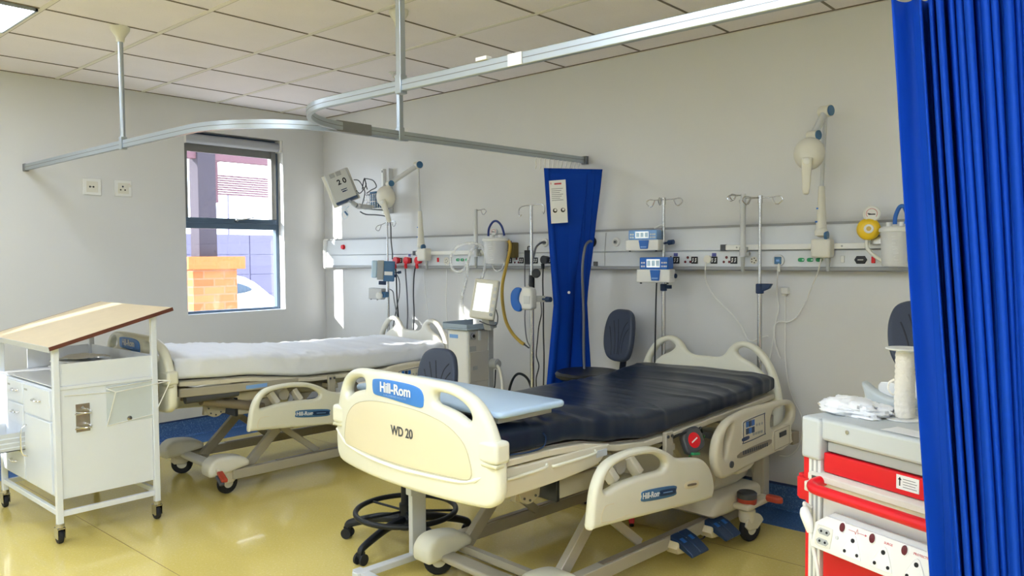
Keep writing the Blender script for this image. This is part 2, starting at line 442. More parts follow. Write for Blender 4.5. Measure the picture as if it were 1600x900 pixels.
for i, (j, y, n) in enumerate([(6, -3.4489, 2), (10, -3.4489, 2), (2, -5.2489, 2), (6, -5.2489, 2), (10, -5.2489, 2)]):
    ceiling_light(*cell(gx[j], n, y), 'glowing ceiling light out of frame, ' + ['over the camera', 'beyond the large curtain', 'over the far left windows', 'behind the camera', 'in the rear right corner'][i])
# ================================================================= WINDOWS
def window(name, w, full):
    y0, y1, z0, z1 = w; X0, X1 = -0.135, -0.085
    zt = onX(360, 349, -0.11).z
    m = MB()
    m.box(X0, X1, y0, y0+0.03, z0, z1); m.box(X0, X1, y1-0.03, y1, z0, z1); m.box(X0, X1, y0+0.03, y1-0.03, z0, z0+0.022); m.box(X0, X1, y0+0.03, y1-0.03, z1-0.05, z1)
    f = struct(name, m, WINF, bevel=0.003)
    m = MB(); m.box(X0-0.006, X1+0.012, y0+0.03, y1-0.03, zt-0.05, zt+0.04); m.box(X0-0.006, X1+0.02, y0+0.03, y1-0.03, zt-0.004, zt+0.004); struct('window_transom', m, WINF, f, bevel=0.003)
    m = MB()
    for a, b in ((y0+0.03, y0+0.055), (y1-0.075, y1-0.03)): m.box(X0+0.005, X1+0.018, a, b, zt+0.04, z1-0.05)
    struct('window_sash', m, ALUD, f, bevel=0.003)
    m = MB(); m.box(X0+0.02, X0+0.026, y0+0.03, y1-0.03, z0+0.02, zt-0.05); m.box(X0+0.02, X0+0.026, y0+0.03, y1-0.03, zt+0.04, z1-0.05); struct('window_glass', m, GLASS, f)
    m = MB(); ym = y0+0.47; m.cyl((X1+0.012, ym, zt+0.022), (X1+0.04, ym, zt+0.026), 0.012); m.bar((X1+0.04, ym-0.01, zt+0.024), (X1+0.055, ym+0.15, zt+0.05), 0.012, 0.01); struct('window_handle', m, STEEL, f, bevel=0.002)
    m = MB(); m.box(-WT-0.05, -0.002, y0, y1, z0-0.012, z0+0.002); struct('window_sill', m, WHITEPAINT, f)
window('window_1', w1, True)
window('window_2', w2, False)
window('window_3', w4, False)
t = thing('roller_blind', 'grey roller blind rolled up at the head of the window', 'blind', (-0.045, (w1[0]+w1[1])/2, w1[3]-0.06))
hl = (w1[1]-w1[0])/2
m = MB(); m.cyl((0, -hl+0.025, 0), (0, hl-0.025, 0), 0.04, n=24); m.build('roll', BLIND, t)
m = MB(); m.box(-0.04, -0.034, -hl+0.03, hl-0.03, -0.085, -0.01); m.box(-0.044, -0.03, -hl+0.03, hl-0.03, -0.1, -0.085); m.build('bottom_bar', ALUD, t)
for s in (-1, 1): m = MB(); m.box(-0.045, 0.04, s*(hl-0.012)-0.01, s*(hl-0.012)+0.01, -0.045, 0.06); m.build('bracket', WHITEP, t)
# ================================================================= OUTSIDE
m = MB(); m.box(-30, -WT-0.02, -25, 25, -0.25, -0.15); o = struct('ground', m, GROUND)
X = -1.9
a = onX(303, 487, X); b = onX(370, 420, X); cap = onX(294, 401, X); cap2 = onX(383, 418, X)
t = thing('brick_pillar', 'orange brick pillar with a wider capping course outside the window', 'pillar', (X-0.25, (a.y+b.y)/2, -0.15))
hw = (b.y-a.y)/2; zc = b.z+0.15; zt_ = cap.z+0.15
m = MB(); m.box(-0.3, 0.25, -hw, hw, 0, zc); m.build('shaft', BRICK, t)
m = MB(); m.box(-0.36, 0.31, -(cap2.y-cap.y)/2, (cap2.y-cap.y)/2, zc, zt_); m.build('capping', mat('orange_brick_cap', (184, 108, 60), 0.85, var=0.1, scale=12, bump=0.2), t, bevel=0.006)
c0 = onX(312, 400, X-0.1); c1 = onX(340, 400, X-0.1)
t2 = thing('pergola', 'mauve timber pergola with a square column and louvred screen outside the window', 'pergola', (X-0.25, c0.y, cap.z))
m = MB(); m.box(-0.05, 0.15, 0, c1.y-c0.y, 0.0, 1.95-cap.z+1.0); m.build('column', COLM, t2, bevel=0.004)
zr = 2.95-cap.z-0.2
for yb_ in (-0.6, 0.05, 0.62, 1.2): m = MB(); m.box(-2.5, 0.35, yb_, yb_+0.1, zr+0.02, zr+0.2); m.build('beam', MAUVE, t2, bevel=0.004)
m = MB(); m.box(0.02, 0.12, -2.2, 2.2, zr-0.22, zr-0.02); m.build('fascia', MAUVE, t2, bevel=0.004)
pa = onX(341, 272, X-1.2); pb = onX(424, 309, X-1.2)
m = MB(); n = 9
for i in range(n):
    z = pb.z + (pa.z-pb.z)*(i+0.5)/n - cap.z
    m.box(-1.0, -0.992, pa.y-c0.y, pb.y-c0.y+0.5, z-0.0105, z+0.0105)
m.build('louvre_screen', MAUVE, t2)
for ya in (pb.y-c0.y+0.5, pa.y-c0.y-0.06): m = MB(); m.box(-1.03, -0.96, ya, ya+0.06, pb.z-cap.z-0.1, zr+0.1); m.build('screen_post', MAUVE, t2)
t = thing('boundary_wall', 'pale lilac block wall beyond the parked car', 'wall', (-9, 3, -0.15)); t['kind'] = 'structure'
wa = onX(343, 385, -9).z+0.15
m = MB()
for j in range(14):
    for i in range(int(wa/0.42)+1):
        m.box(-0.1, 0.1, -5+j*0.9+0.01, -5+(j+1)*0.9-0.01, i*0.42+0.006, (i+1)*0.42-0.006)
m.build('wall_block', HOARD, t)
m = MB(); m.box(-0.07, 0.07, -5, 7.6, 0, int(wa/0.42+1)*0.42-0.05); m.build('wall_joint', mat('wall_joint', (150, 150, 172), 0.8), t)
t = thing('pole_fence', 'row of thin pale masts far outside the window', 'fence', (-12, 4, -0.15))
for i in range(6):
    m = MB(); m.cyl((0, -3+i*0.9, 0), (0, -3+i*0.9, 3.2), 0.025, n=8); m.build('mast', HOARD, t)
m = MB(); m.cyl((0, -3, 2.0), (0, 1.5, 2.0), 0.015, n=6); m.build('wire', HOARD, t)
# car seen over the sill
c = onX(405, 470, -6.0)
t = thing('car', 'white parked car with a red tail light low outside the window', 'car', (-6.0, onX(420, 477, -6).y-1.75, onX(420, 477, -6).z-0.84))
prof = [(-2.0, 0.35), (-2.05, 0.6), (-1.95, 0.8), (-1.1, 0.9), (-0.6, 1.28), (0.1, 1.42), (0.9, 1.36), (1.45, 1.0), (2.0, 0.92), (2.08, 0.7), (2.05, 0.4), (1.75, 0.3), (-1.8, 0.28)]
m = MB(); m.plate(cat2(prof, 4), (), 1.66, 0.12, M=YZ((0, 0, 0))); m.build('body', CARW, t)
m = MB(); m.plate(cat2([(-0.85, 1.02), (-0.5, 1.25), (0.1, 1.33), (0.7, 1.28), (0.95, 1.14), (0.2, 1.06)], 4), (), 1.68, 0.02, M=YZ()); m.build('side_glass', CARG, t)
m = MB(); m.plate(cat2([(1.55, 0.78), (1.6, 0.92), (1.98, 0.88), (2.0, 0.76)], 3), (), 1.69, 0.02, M=YZ()); m.build('tail_light', RED, t)
for y in (-1.35, 1.3):
    for x in (0.72, -0.72):
        a, b = MB(), MB(); wheel(a, b, (x, y, 0.31), (1, 0, 0), 0.31, 0.2)
        tyre = a.build('wheel', RUBBER, t); b.build('hub', STEEL, tyre)
# ================================================================= LIGHT
w = bpy.data.worlds.new('sky'); SC.world = w; w.use_nodes = True
N = w.node_tree.nodes; bg = N['Background']; bg.inputs['Color'].default_value = (0.82, 0.91, 1.0, 1); bg.inputs['Strength'].default_value = 7.0
sl = bpy.data.lights.new('sun', 'SUN'); sl.energy = 14.0; sl.angle = 0.01; sl.color = (1.0, 0.95, 0.86)
so = bpy.data.objects.new('sun', sl); COL.objects.link(so); so.rotation_euler = Vector((0.31, 1.0, -0.22)).to_track_quat('-Z', 'Y').to_euler()
vs = SC.view_settings; vs.view_transform = 'Standard'; vs.look = 'None'; vs.gamma = 1.0; vs.exposure = 0.12; vs.use_curve_mapping = False
SC.cycles.max_bounces = 8; SC.cycles.transparent_max_bounces = 12; SC.cycles.caustics_reflective = False; SC.cycles.caustics_refractive = False
SC.cycles.sample_clamp_indirect = 6.0
# ================================================================= CURTAIN RAILS
RZ = 2.085
def rail_path(mb, pts, w=0.022, h=0.042):
    """extruded track with square section following pts (horizontal)"""
    n = len(pts); vs = []; fs = []
    for i, p in enumerate(pts):
        p = Vector(p); d = Vector(pts[min(i+1, n-1)])-Vector(pts[max(i-1, 0)]); d.normalize(); s = d.cross(Vector((0, 0, 1)))
        vs += [p+s*(a*w/2)+Vector((0, 0, b*h/2)) for a, b in ((-1, -1), (1, -1), (1, 1), (-1, 1))]
    for i in range(n-1): fs += [(i*4+k, i*4+(k+1) % 4, i*4+4+(k+1) % 4, i*4+4+k) for k in range(4)]
    fs += [(3, 2, 1, 0), tuple((n-1)*4+k for k in range(4))]
    mb.add(vs, fs)
def arc(cx, cy, r, a0, a1, n=12): return [(cx+r*cos(radians(a0+(a1-a0)*i/n)), cy+r*sin(radians(a0+(a1-a0)*i/n)), 0) for i in range(n+1)]
def drop_pole(t, x, y, square=True):
    m = MB()
    if square: m.box(x-0.013, x+0.013, y-0.013, y+0.013, 0.01, CH-RZ-0.05)
    else: m.cyl((x, y, 0.01), (x, y, CH-RZ-0.03), 0.014)
    p = m.build('drop_pole', ALU, t, bevel=0.002)
    m = MB(); m.lathe([(0.02, -0.085), (0.024, -0.06), (0.05, -0.02), (0.052, -0.001)], Matrix.Translation((x, y, CH-RZ)), 20); m.build('ceiling_flange', OFFWHITE, p)
    m = MB(); m.box(x-0.016, x+0.016, y-0.017, y+0.017, -0.03, 0.04); m.build('pole_bracket', ALU, p, bevel=0.002)
t = thing('curtain_rail', 'aluminium curtain rail from the left wall, curving before the window', 'curtain rail', (0, 0, RZ))
P = [(0.03, -2.462, 0), (1.0, -2.455, 0), (2.0, -2.44, 0), (2.35, -2.43, 0)] + arc(2.35, -1.85, 0.58, -90, 0, 14) + [(2.93, -1.5, 0)]
m = MB(); rail_path(m, P); m.build('track', ALU, t, bevel=0.003)
m = MB(); rail_path(m, P, 0.0228, 0.003); m.build('track_groove', ALUD, t)
m = MB(); m.box(0.0, 0.035, -2.478, -2.446, -0.026, 0.026); m.build('end_stop', ALUD, t, bevel=0.003)
drop_pole(t, 1.62, -2.449, False)
t = thing('curtain_rail', 'aluminium curtain rail over the navy bed, turning a tight corner to the back wall', 'curtain rail', (0, 0, RZ))
P = [(6.6, -2.30, 0), (5.3, -2.315, 0), (3.6, -2.345, 0)] + [(x, y, 0) for x, y, _ in reversed(arc(3.42, -1.90, 0.45, 180, 270, 14))] + [(2.968, -1.5, 0), (2.99, -0.7, 0), (3.02, -0.03, 0)]
m = MB(); rail_path(m, P); m.build('track', ALU, t, bevel=0.003)
m = MB(); rail_path(m, P, 0.0228, 0.003); m.build('track_groove', ALUD, t)
m = MB(); m.box(2.951, 2.985, -1.99, -1.78, -0.027, 0.027); m.build('joint_sleeve', ALUD, t, bevel=0.002)
m = MB(); m.box(3.0, 3.04, -0.03, 0, -0.027, 0.027); m.build('wall_bracket', ALUD, t, bevel=0.002)
drop_pole(t, 3.875, -2.34); drop_pole(t, 2.968, -1.58, True); drop_pole(t, 6.2, -2.305)
m = MB(); m.box(4.28, 4.33, -2.353, -2.326, 0.02, 0.032); m.build('rail_clip', WHITEP, t)
m = MB(); m.box(4.42, 4.48, -2.346, -2.341, -0.02, 0.02); m.build('rail_clip', WHITEP, t)
hk = onZ(614, 113, CH)
t = thing('ceiling_hook', 'tiny white fitting on the ceiling, left of the paired curtain rail poles', 'hook', hk)
m = MB(); m.lathe([(0,-.018),(.012,-.016),(.014,-.006),(.03,-.004),(.03,0),(0,0)], n=18); m.build('fitting_base', WHITEP, t)
m = MB(); m.tube([(0,0,-.015),(0,0,-.03),(.012,0,-.04),(.022,0,-.03)], .004, 8, 5); m.build('hanging_hook', WHITEP, t)
# ================================================================= CURTAINS
def curtain(name, label, xs_top, xs_bot, z0, z1, rows, fold, nf, parent_loc, side=0, seedv=0.0, n=260, sharp=0.6):
    """xs_top/xs_bot: plan path (x, y) of the gathered cloth at head and hem; pleats of depth fold"""
    t = thing(name, label, 'curtain', parent_loc)
    m = MB(); vs = []; fs = []
    for j in range(rows+1):
        q = j/rows; z = z1+(z0-z1)*q
        for i in range(n+1):
            s = i/n
            a = Vector(xs_top(s)); b = Vector(xs_bot(s)); p = a.lerp(b, q)
            e = 0.002; pa = Vector(xs_top(min(1, s+e))).lerp(Vector(xs_bot(min(1, s+e))), q); pb = Vector(xs_top(max(0, s-e))).lerp(Vector(xs_bot(max(0, s-e))), q)
            d = (pa-pb); d.normalize(); nn = Vector((d.y, -d.x))
            ph = nf(s)+0.25*sin(3.1*q+7*s+seedv); w = sin(ph*2*pi); w = math.copysign(abs(w)**sharp, w)
            am = fold(s, q)
            off = w*am + 0.25*am*sin(ph*2*pi*0.37+2.0*q+seedv)
            sl = 0.30*am*sin(ph*2*pi+0.9)
            vs.append((p.x+nn.x*off+d.x*sl, p.y+nn.y*off+d.y*sl, z+0.004*sin(ph*2*pi+1)))
    W = n+1
    for j in range(rows):
        for i in range(n): fs.append((j*W+i, j*W+i+1, (j+1)*W+i+1, (j+1)*W+i))
    m.add(vs, fs)
    c = m.build('cloth', CURT, t, solid=0.0025, ang=180, world=True)
    return t
# large curtain at right
def ct(s): return (5.592+0.40*s, -2.315+0.005*s)
def cb(s): return (5.74+0.31*s, -2.33+0.05*s)
big = curtain('curtain', 'large bright blue pleated privacy curtain at the right edge, gathered on the rail', ct, cb, 0.10, RZ-0.06, 26,
        lambda s, q: 0.014+0.042*min(1, s*3.0) if s > 0.1 else 0.014+0.15*s, lambda s: 0.25+ (0.5*s/0.13 if s < 0.13 else 0.5+(s-0.13)*17.0+17.0*(s-0.13)**2), (5.8, -2.32, 0), n=760, sharp=1.15)
m = MB()
for i in range(12): m.tube([(5.60+i*0.034, -2.315, RZ-0.02), (5.60+i*0.034, -2.308, RZ-0.045), (5.60+i*0.034, -2.32, RZ-0.065)], 0.003, 6, 3)
m.build('hanger_hooks', WHITEP, big, world=True)
# gathered curtain on the back wall
L0 = onY(861, 264, -0.28); R0 = onY(928, 268, -0.10)
def ct2(s):
    return (2.90+0.20*s+0.02*sin(6*s), -0.33+0.27*s)
def cb2(s):
    return (2.93+0.20*s, -0.40+0.28*s)
small = thing('curtain', 'narrow blue curtain bunched against the back wall between the two bays', 'curtain', (3.02, -0.2, 0))
def bunch():
    rows = 40; n = 120; vs = []; fs = []
    for j in range(rows+1):
        q = j/rows; z = 2.0-(2.0-0.42)*q
        lu = 861+(878-861)*min(1, q/0.55) if q < 0.55 else 878-(q-0.55)/0.45*14
        ru = 928+(908-928)*min(1, q/0.55) if q < 0.55 else 908+(q-0.55)/0.45*7
        v = 264+(612-264)*q
        for i in range(n+1):
            s = i/n
            y = -0.36+0.30*s
            p = onY(lu+(ru-lu)*s, v, -0.40+0.24*s)
            k = 0.075*(0.15 if s < 0.38 else 1.0)*(0.7+0.5*abs(q-0.5))
            fold = k*sin(2*pi*(s*s*3.6+0.2)+1.5*q) + 0.05*(1-min(1, s/0.36))*(0.6+0.4*q) - 0.075*math.exp(-((s-0.42-0.14*q)/0.055)**2)
            dn = Vector((-0.55, -0.83, 0))
            vs.append(tuple(Vector((p.x, p.y, z))+dn*(fold+0.01 if 0 < s < 1 else 0.01)))
    W = n+1
    for j in range(rows):
        for i in range(n): fs.append((j*W+i, j*W+i+1, (j+1)*W+i+1, (j+1)*W+i))
    return MB().add(vs, fs)
cl = bunch().build('cloth', CURT, small, solid=0.003, ang=180, world=True)
m = MB()
for i in range(11):
    x = 2.985+0.006*i; y = -0.50+i*0.042
    m.tube([(3.0+0.002*i, y, RZ-0.02), (3.0+0.002*i, y-0.008, RZ-0.05), (3.0, y, RZ-0.07), (2.985+0.004*i, y+0.006, RZ-0.09)], 0.0045, 6, 3)
m.build('hanger_hooks', WHITEP, small, world=True)
p = onY(866, 270, -0.375); m = MB(); m.lathe([(0.007, 0), (0.012, 0.0), (0.012, 0.004), (0.007, 0.004), (0.007, 0)], facing(p, (0.3, -1, 0)), 16); m.build('red_eyelet', RED, small, world=True)
p = onY(889, 457, -0.45); m = MB(); m.lathe([(0, 0.004), (0.008, 0.003), (0.009, 0)], facing(p, (0.5, -1, 0)), 14); m.build('snap_stud', PAPER, small, world=True)
# notice pinned to it
nm = facing(onY(872.5, 315, -0.41), (0.55, -0.83, 0.02), radians(3))
t = thing('notice', 'printed white notice sheet in a pocket high on the narrow blue curtain', 'notice', nm.translation)
NWd, NH = 0.105, 0.27
m = MB(); m.box(-NWd/2, NWd/2, -NH/2, NH/2, 0, 0.0012, nm); m.build('sheet', PAPER, t, world=True)
m = MB()
for i in range(7): m.box(-NWd/2+0.012, NWd/2-0.02-0.01*(i % 3), NH/2-0.055-i*0.012, NH/2-0.052-i*0.012, 0.0012, 0.0016, nm)
m.build('printed_lines', PRINT, t, world=True)
m = MB(); m.box(-NWd/2+0.01, -NWd/2+0.014, NH/2-0.025, NH/2-0.012, 0.0012, 0.0016, nm); m.box(-0.02, 0.025, NH/2-0.028, NH/2-0.018, 0.0012, 0.0016, nm); m.build('printed_heading', REDINK, t, world=True)
for sx in (-0.024, 0.026):
    m = MB(); m.lathe([(0.0, 0.0012), (0.014, 0.0012), (0.014, 0.0018), (0, 0.0018)], nm @ Matrix.Translation((sx, -0.055, 0)), 16); pg_ = m.build('printed_pictogram', INK, t, world=True)
    m = MB(); m.lathe([(0.0, 0.0018), (0.008, 0.0018), (0.008, 0.0022), (0, 0.0022)], nm @ Matrix.Translation((sx+0.002, -0.052, 0)), 12); m.build('pictogram_face', PAPER, pg_, world=True)
# ================================================================= BEDS
def lerpk(keys, y):
    if y <= keys[0][0]: return keys[0][1]
    for (a, p), (b, q) in zip(keys, keys[1:]):
        if y <= b:
            t = (y-a)/(b-a); t = t*t*(3-2*t); return p+(q-p)*t
    return keys[-1][1]
def mattress_mesh(bot, top, hw, y0, y1, wrinkle, seed, droop=0.0):
    """closed rounded mattress; bot/top are height profiles along its length"""
    ny, nc = 150, 96; vs = []; fs = []
    for j in range(ny+1):
        q = j/ny; y = y0+(y1-y0)*q
        zb, zt = lerpk(bot, y), lerpk(top, y); zc, hh = (zb+zt)/2, (zt-zb)/2
        e = min(q, 1-q)*(y1-y0); k = 1.0
        if e < 0.05: k = sqrt(max(0.0, 1-((0.05-e)/0.05)**2))*0.16+0.84 if e > 1e-9 else 0.84
        for i in range(nc):
            a = 2*pi*i/nc; c, s_ = cos(a), sin(a); pw = 0.20
            X = math.copysign(abs(c)**pw, c); Z = math.copysign(abs(s_)**(0.36), s_)
            x = hw*X*(0.985 if k < 1 else 1.0); z = zc+hh*Z*(k if k < 1 else 1.0)
            N_ = Vector((c*0.7, 0, s_)); N_.normalize()
            p = Vector((x, y, z)); d = wrinkle(p, seed)
            d *= 0.35+0.65*max(0.0, s_)
            if s_ < -0.5: d *= 0.3
            vs.append(p+N_*d)
    for j in range(ny):
        for i in range(nc): fs.append((j*nc+i, j*nc+(i+1) % nc, (j+1)*nc+(i+1) % nc, (j+1)*nc+i))
    for st, rev in ((0, True), (ny*nc, False)):
        ctr = sum((vs[st+i] for i in range(nc)), Vector())/nc; b = len(vs); prev = [st+i for i in range(nc)]
        for f in (0.7, 0.4):
            ring = []
            for i in range(nc): ring.append(len(vs)); vs.append(ctr.lerp(vs[st+i], f))
            for i in range(nc):
                g = (prev[i], prev[(i+1) % nc], ring[(i+1) % nc], ring[i]); fs.append(g[::-1] if not rev else g)
            prev = ring
        ci = len(vs); vs.append(ctr)
        for i in range(nc):
            g = (prev[i], prev[(i+1) % nc], ci); fs.append(g[::-1] if not rev else g)
    return MB().add(vs, [tuple(reversed(f)) for f in fs])
def ridge(v): return 1-abs(noise.noise(v))*2
def wr_vinyl(p, sd):
    w = 0.0
    u = Vector((p.x*1.3+p.y*0.5+sd, p.y*5.5+p.x*1.3*(p.y-.9)+0.5*sin(p.x*4+p.y*2), p.z*.6)); u += Vector((0, 0.9*noise.noise(Vector((p.x*2.1, p.y*1.3, sd))), 0)); w += 0.009*max(0, ridge(u)-0.55)*1.6
    u = Vector((p.x*1.9-p.y*0.9+sd*2, p.y*9+p.x*3.0, p.z*2+3)); u += Vector((0, 1.2*noise.noise(Vector((p.x*3, p.y*2, sd+4))), 0)); w += 0.008*max(0, ridge(u)-0.6)*1.8
    u = Vector((p.x*2.4+sd, p.y*2.4, p.z)); w += 0.007*noise.noise(u)
    w += 0.012*math.exp(-((p.y-0.60-0.12*p.x)/0.035)**2) - 0.012*math.exp(-((p.y-0.53-0.12*p.x)/0.03)**2)
    return w
def wr_sheet(p, sd):
    w = 0.0
    u = Vector((p.x*3.2+sd, p.y*6.0+p.x*2, p.z*5)); w += 0.015*max(0, ridge(u)-0.4)
    u = Vector((p.x*7+sd, p.y*10-p.x*5, p.z*9+3)); w += 0.013*max(0, ridge(u)-0.45)
    u = Vector((p.x*2.0+sd, p.y*2.2, p.z)); w += 0.010*noise.noise(u)
    if abs(p.x) > 0.36: w += 0.010*max(0, ridge(Vector((p.y*13+sd, p.z*16+p.y*3, sd)))-.3)
    return w
def bowed(x, y, z): return (x, y, z - 0.0)
BOW = 0.06
def fb(x, y, z):
    """footboard bow: local x-z drawing, z becomes depth towards the viewer"""
    return (x, y, z + BOW*(1-min(1.0, (x/0.515)**2)))
RAIL1 = [(.425,.405),(.43,.46),(.445,.54),(.475,.60),(.525,.642),(.60,.66),(.72,.664),(.83,.650),(.92,.616),(.98,.582),(1.03,.564),(1.12,.55),(1.19,.532),(1.245,.495),(1.28,.445),(1.295,.39),(1.285,.35),(1.24,.337),(.9,.366),(.6,.392),(.46,.402)]
HOLE1 = [(.50,.538),(.515,.585),(.55,.616),(.62,.632),(.72,.634),(.82,.622),(.88,.598),(.915,.568),(.91,.548),(.87,.540),(.75,.546),(.62,.545),(.54,.534)]
RAIL2 = [(1.335,.435),(1.305,.50),(1.315,.58),(1.36,.635),(1.44,.675),(1.6,.695),(1.8,.695),(2.0,.688),(2.07,.67),(2.10,.63),(2.092,.57),(2.05,.535),(2.06,.48),(2.05,.45),(1.85,.432),(1.62,.42),(1.45,.405),(1.375,.405)]
def caster(root, x, y, ang, r=0.068, double=False):
    """bed caster: fork is the part, tyre and hub below it"""
    c, s = cos(ang), sin(ang)
    k = MB(); k.lathe([(0.036, 0.105), (0.042, 0.13), (0.042, 0.165), (0.03, 0.175)], Matrix.Translation((x, y, 0)), 20)
    ax = Vector((-s, c, 0)); fwd = Vector((c, s, 0))
    ctr = Vector((x, y, r))+fwd*0.022
    half = [(0.07*cos(a), 0.07*sin(a)) for a in [radians(q) for q in range(20, 171, 15)]] + [(-0.045, -0.01), (0.02, -0.012)]
    for sg in (1,):
        k.prism(half, 0.012, basis(fwd, (0, 0, 1), fwd.cross(Vector((0, 0, 1))), ctr+Vector((0, 0, 0.012))+fwd.cross(Vector((0, 0, 1)))*0.022))
    f = k.build('caster', BEIGE, root, bevel=0.003)
    a, b = MB(), MB(); wheel(a, b, ctr, ax, r, 0.032)
    ty = a.build('tyre', RUBBER, f); b.build('wheel_disc', OFFWHITE, f)
    return f
def bed(name, label, org, rz, navy):
    global BOW
    BOW = 0.06 if navy else 0.032
    root = thing(name, label, 'hospital bed', org, rz, None)
    # ---- footboard (bowed moulding with two hand grips)
    out = cat2(mirror([(0,1.0),(.20,.996),(.31,.986),(.40,.952),(.455,.895),(.492,.815),(.512,.74),(.514,.66),(.505,.61),(.475,.582),(.42,.572),(.2,.570),(0,.570)]), 4)
    def grip(sg): return cat2([(sg*a, b) for a, b in [(.215,.928),(.225,.952),(.26,.956),(.32,.946),(.375,.918),(.395,.885),(.385,.866),(.365,.868),(.32,.89),(.26,.905),(.225,.912)]], 4)
    m = MB(); m.plate(out, [grip(1), grip(-1)], 0.05, 0.02, fb, 0.045, XZ(), seg=4)
    foot = m.build('footboard', CREAM, root, ang=60)
    pan = cat2(mirror([(0,.885),(.15,.878),(.28,.85),(.36,.80),(.392,.74),(.395,.672),(.30,.664),(0,.660)]), 4)
    m = MB(); m.plate(pan, (), 0.006, 0.002, lambda x, y, z: fb(x, y, z+0.026), 0.05, XZ()); m.build('inset_panel', CREAM2, foot, ang=60)
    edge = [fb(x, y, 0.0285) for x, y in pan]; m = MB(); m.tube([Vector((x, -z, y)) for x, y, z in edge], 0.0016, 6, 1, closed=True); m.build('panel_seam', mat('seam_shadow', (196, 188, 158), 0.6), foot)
    m = MB(); m.tube([Vector((x, -fb(x, 0, 0.024)[2], z)) for x, z in [(-.505,.706),(-.45,.682),(-.38,.661),(-.2,.648),(0,.643),(.2,.648),(.34,.652),(.40,.664),(.44,.682)]], lambda q: 0.009*sin(pi*min(1, max(0.12, q*1.0)))**0.5 if q < 0.9 else 0.009*(1.02-q)/0.12, 8, 5, flat=0.9); m.build('bumper_ridge', mat('pale_ridge', (240, 238, 222), 0.35), foot)
    for sg in (1, -1):
        m = MB(); m.box(sg*.40 if sg > 0 else -.518, .518 if sg > 0 else -.40, -fb(.45,0,.0285)[2], 0.028, .735, .812); m.build('corner_bumper', CREAM, foot, bevel=0.014, seg=4)
        m = MB(); m.box(sg*.41 if sg > 0 else -.516, .516 if sg > 0 else -.41, -fb(.45,0,.027)[2], 0.0, .722, .735); m.build('bumper_band', mat('bumper_shade', (212, 208, 176), 0.45), foot, bevel=0.004)
    lg = cat2([(-.175,.955),(-.155,.968),(-.05,.974),(.09,.972),(.155,.962),(.178,.94),(.180,.912),(.165,.892),(.08,.896),(-.06,.904),(-.15,.906),(-.172,.918)], 3)
    m = MB(); m.plate([(.012+.9*x, y) for x, y in lg], (), 0.005, 0.002, lambda x, y, z: fb(x, y, z+0.0265), 0.04, XZ()); pl = m.build('logo_plate', LOGO, foot, ang=60)
    text('maker_lettering', 'Hill-Rom', 0.054, PAPER, pl, XZ((.01, 0, .941)), 0.0006, lambda x, y, z: (x, y, fb(x+.01, y, z+0.031)[2]), 1.0, 0.0012)
    text('small_lettering', 'A HILLENBRAND INDUSTRY', 0.0115, SKYP, pl, XZ((0.01, 0, .914)), 0.0006, lambda x, y, z: (x, y, fb(x+.01, y, z+0.031)[2]))
    if navy: text('ward_number', 'WD 20', 0.050, DGREY, foot, XZ((.05, 0, .785)), 0.0004, lambda x, y, z: (x, y, fb(x+.05, y, z+0.0305)[2]), 0.86, 0.001)
    # ---- headboard
    hb = cat2(mirror([(0,.862),(.08,.864),(.125,.885),(.155,.925),(.20,.957),(.26,.962),(.33,.935),(.395,.865),(.44,.77),(.462,.66),(.465,.50),(.44,.44),(.3,.42),(0,.42)]), 4)
    def hole(sg): return cat2([(sg*a, b) for a, b in [(.20,.905),(.225,.928),(.265,.928),(.32,.895),(.375,.825),(.385,.79),(.365,.79),(.30,.84),(.23,.872)]], 4)
    m = MB(); m.plate(hb, [hole(1), hole(-1)], 0.042, 0.017, None, 0, XZ((0, 2.10, 0)), seg=4); m.build('headboard', CREAM if navy else OFFWHITE, root, ang=60)
    # ---- mattress and deck
    if navy:
        bot = [(0.05,.725),(.40,.722),(.74,.668),(.95,.645),(1.25,.66),(1.65,.682),(2.07,.705)]; top = [(0.05,.83),(.40,.818),(.62,.80),(.95,.762),(1.3,.758),(1.65,.762),(2.07,.80)]
        mm = mattress_mesh(bot, top, 0.435, 0.035, 2.075, wr_vinyl, 3.1); mt = mm.build('mattress', VINYL, root, ang=180)
        tag(mt, 'navy vinyl mattress cover with wrinkles')
        m = MB(); m.tube([(0.437,.10,.735),(0.440,.2,.728),(0.440,.27,.735),(0.441,.285,.765),(0.440,.27,.785)], 0.003, 6, 4); m.build('welted_pocket', NAVY, mt)
    else:
        bot = [(0.05,.742),(.40,.725),(.95,.668),(1.4,.66),(2.07,.675)]; top = [(0.05,.882),(.40,.868),(.95,.82),(1.4,.80),(2.07,.80)]
        mm = mattress_mesh(bot, top, 0.44, 0.035, 2.06, wr_sheet, 8.7); mt = mm.build('mattress', SHEET, root, ang=180)
        tag(mt, 'mattress under a rumpled white sheet')
    zb = lambda y: lerpk(bot, y)
    ys = [0.06, .3, .5, .7, .9, 1.1, 1.4, 1.7, 2.06]
    for sg in (1, -1):
        m = MB()
        for a, b in zip(ys, ys[1:]): m.bar((sg*.415, a, zb(a)-.018), (sg*.415, b+.004, zb(b)-.018), .05, .026)
        m.build('deck_rail', BEIGE, root, bevel=0.004)
    m = MB()
    for a, b in zip(ys, ys[1:]): m.bar((0, a, zb(a)-.006), (0, b, zb(b)-.006), .80, .012)
    m.build('deck_panel', BEIGED, root)
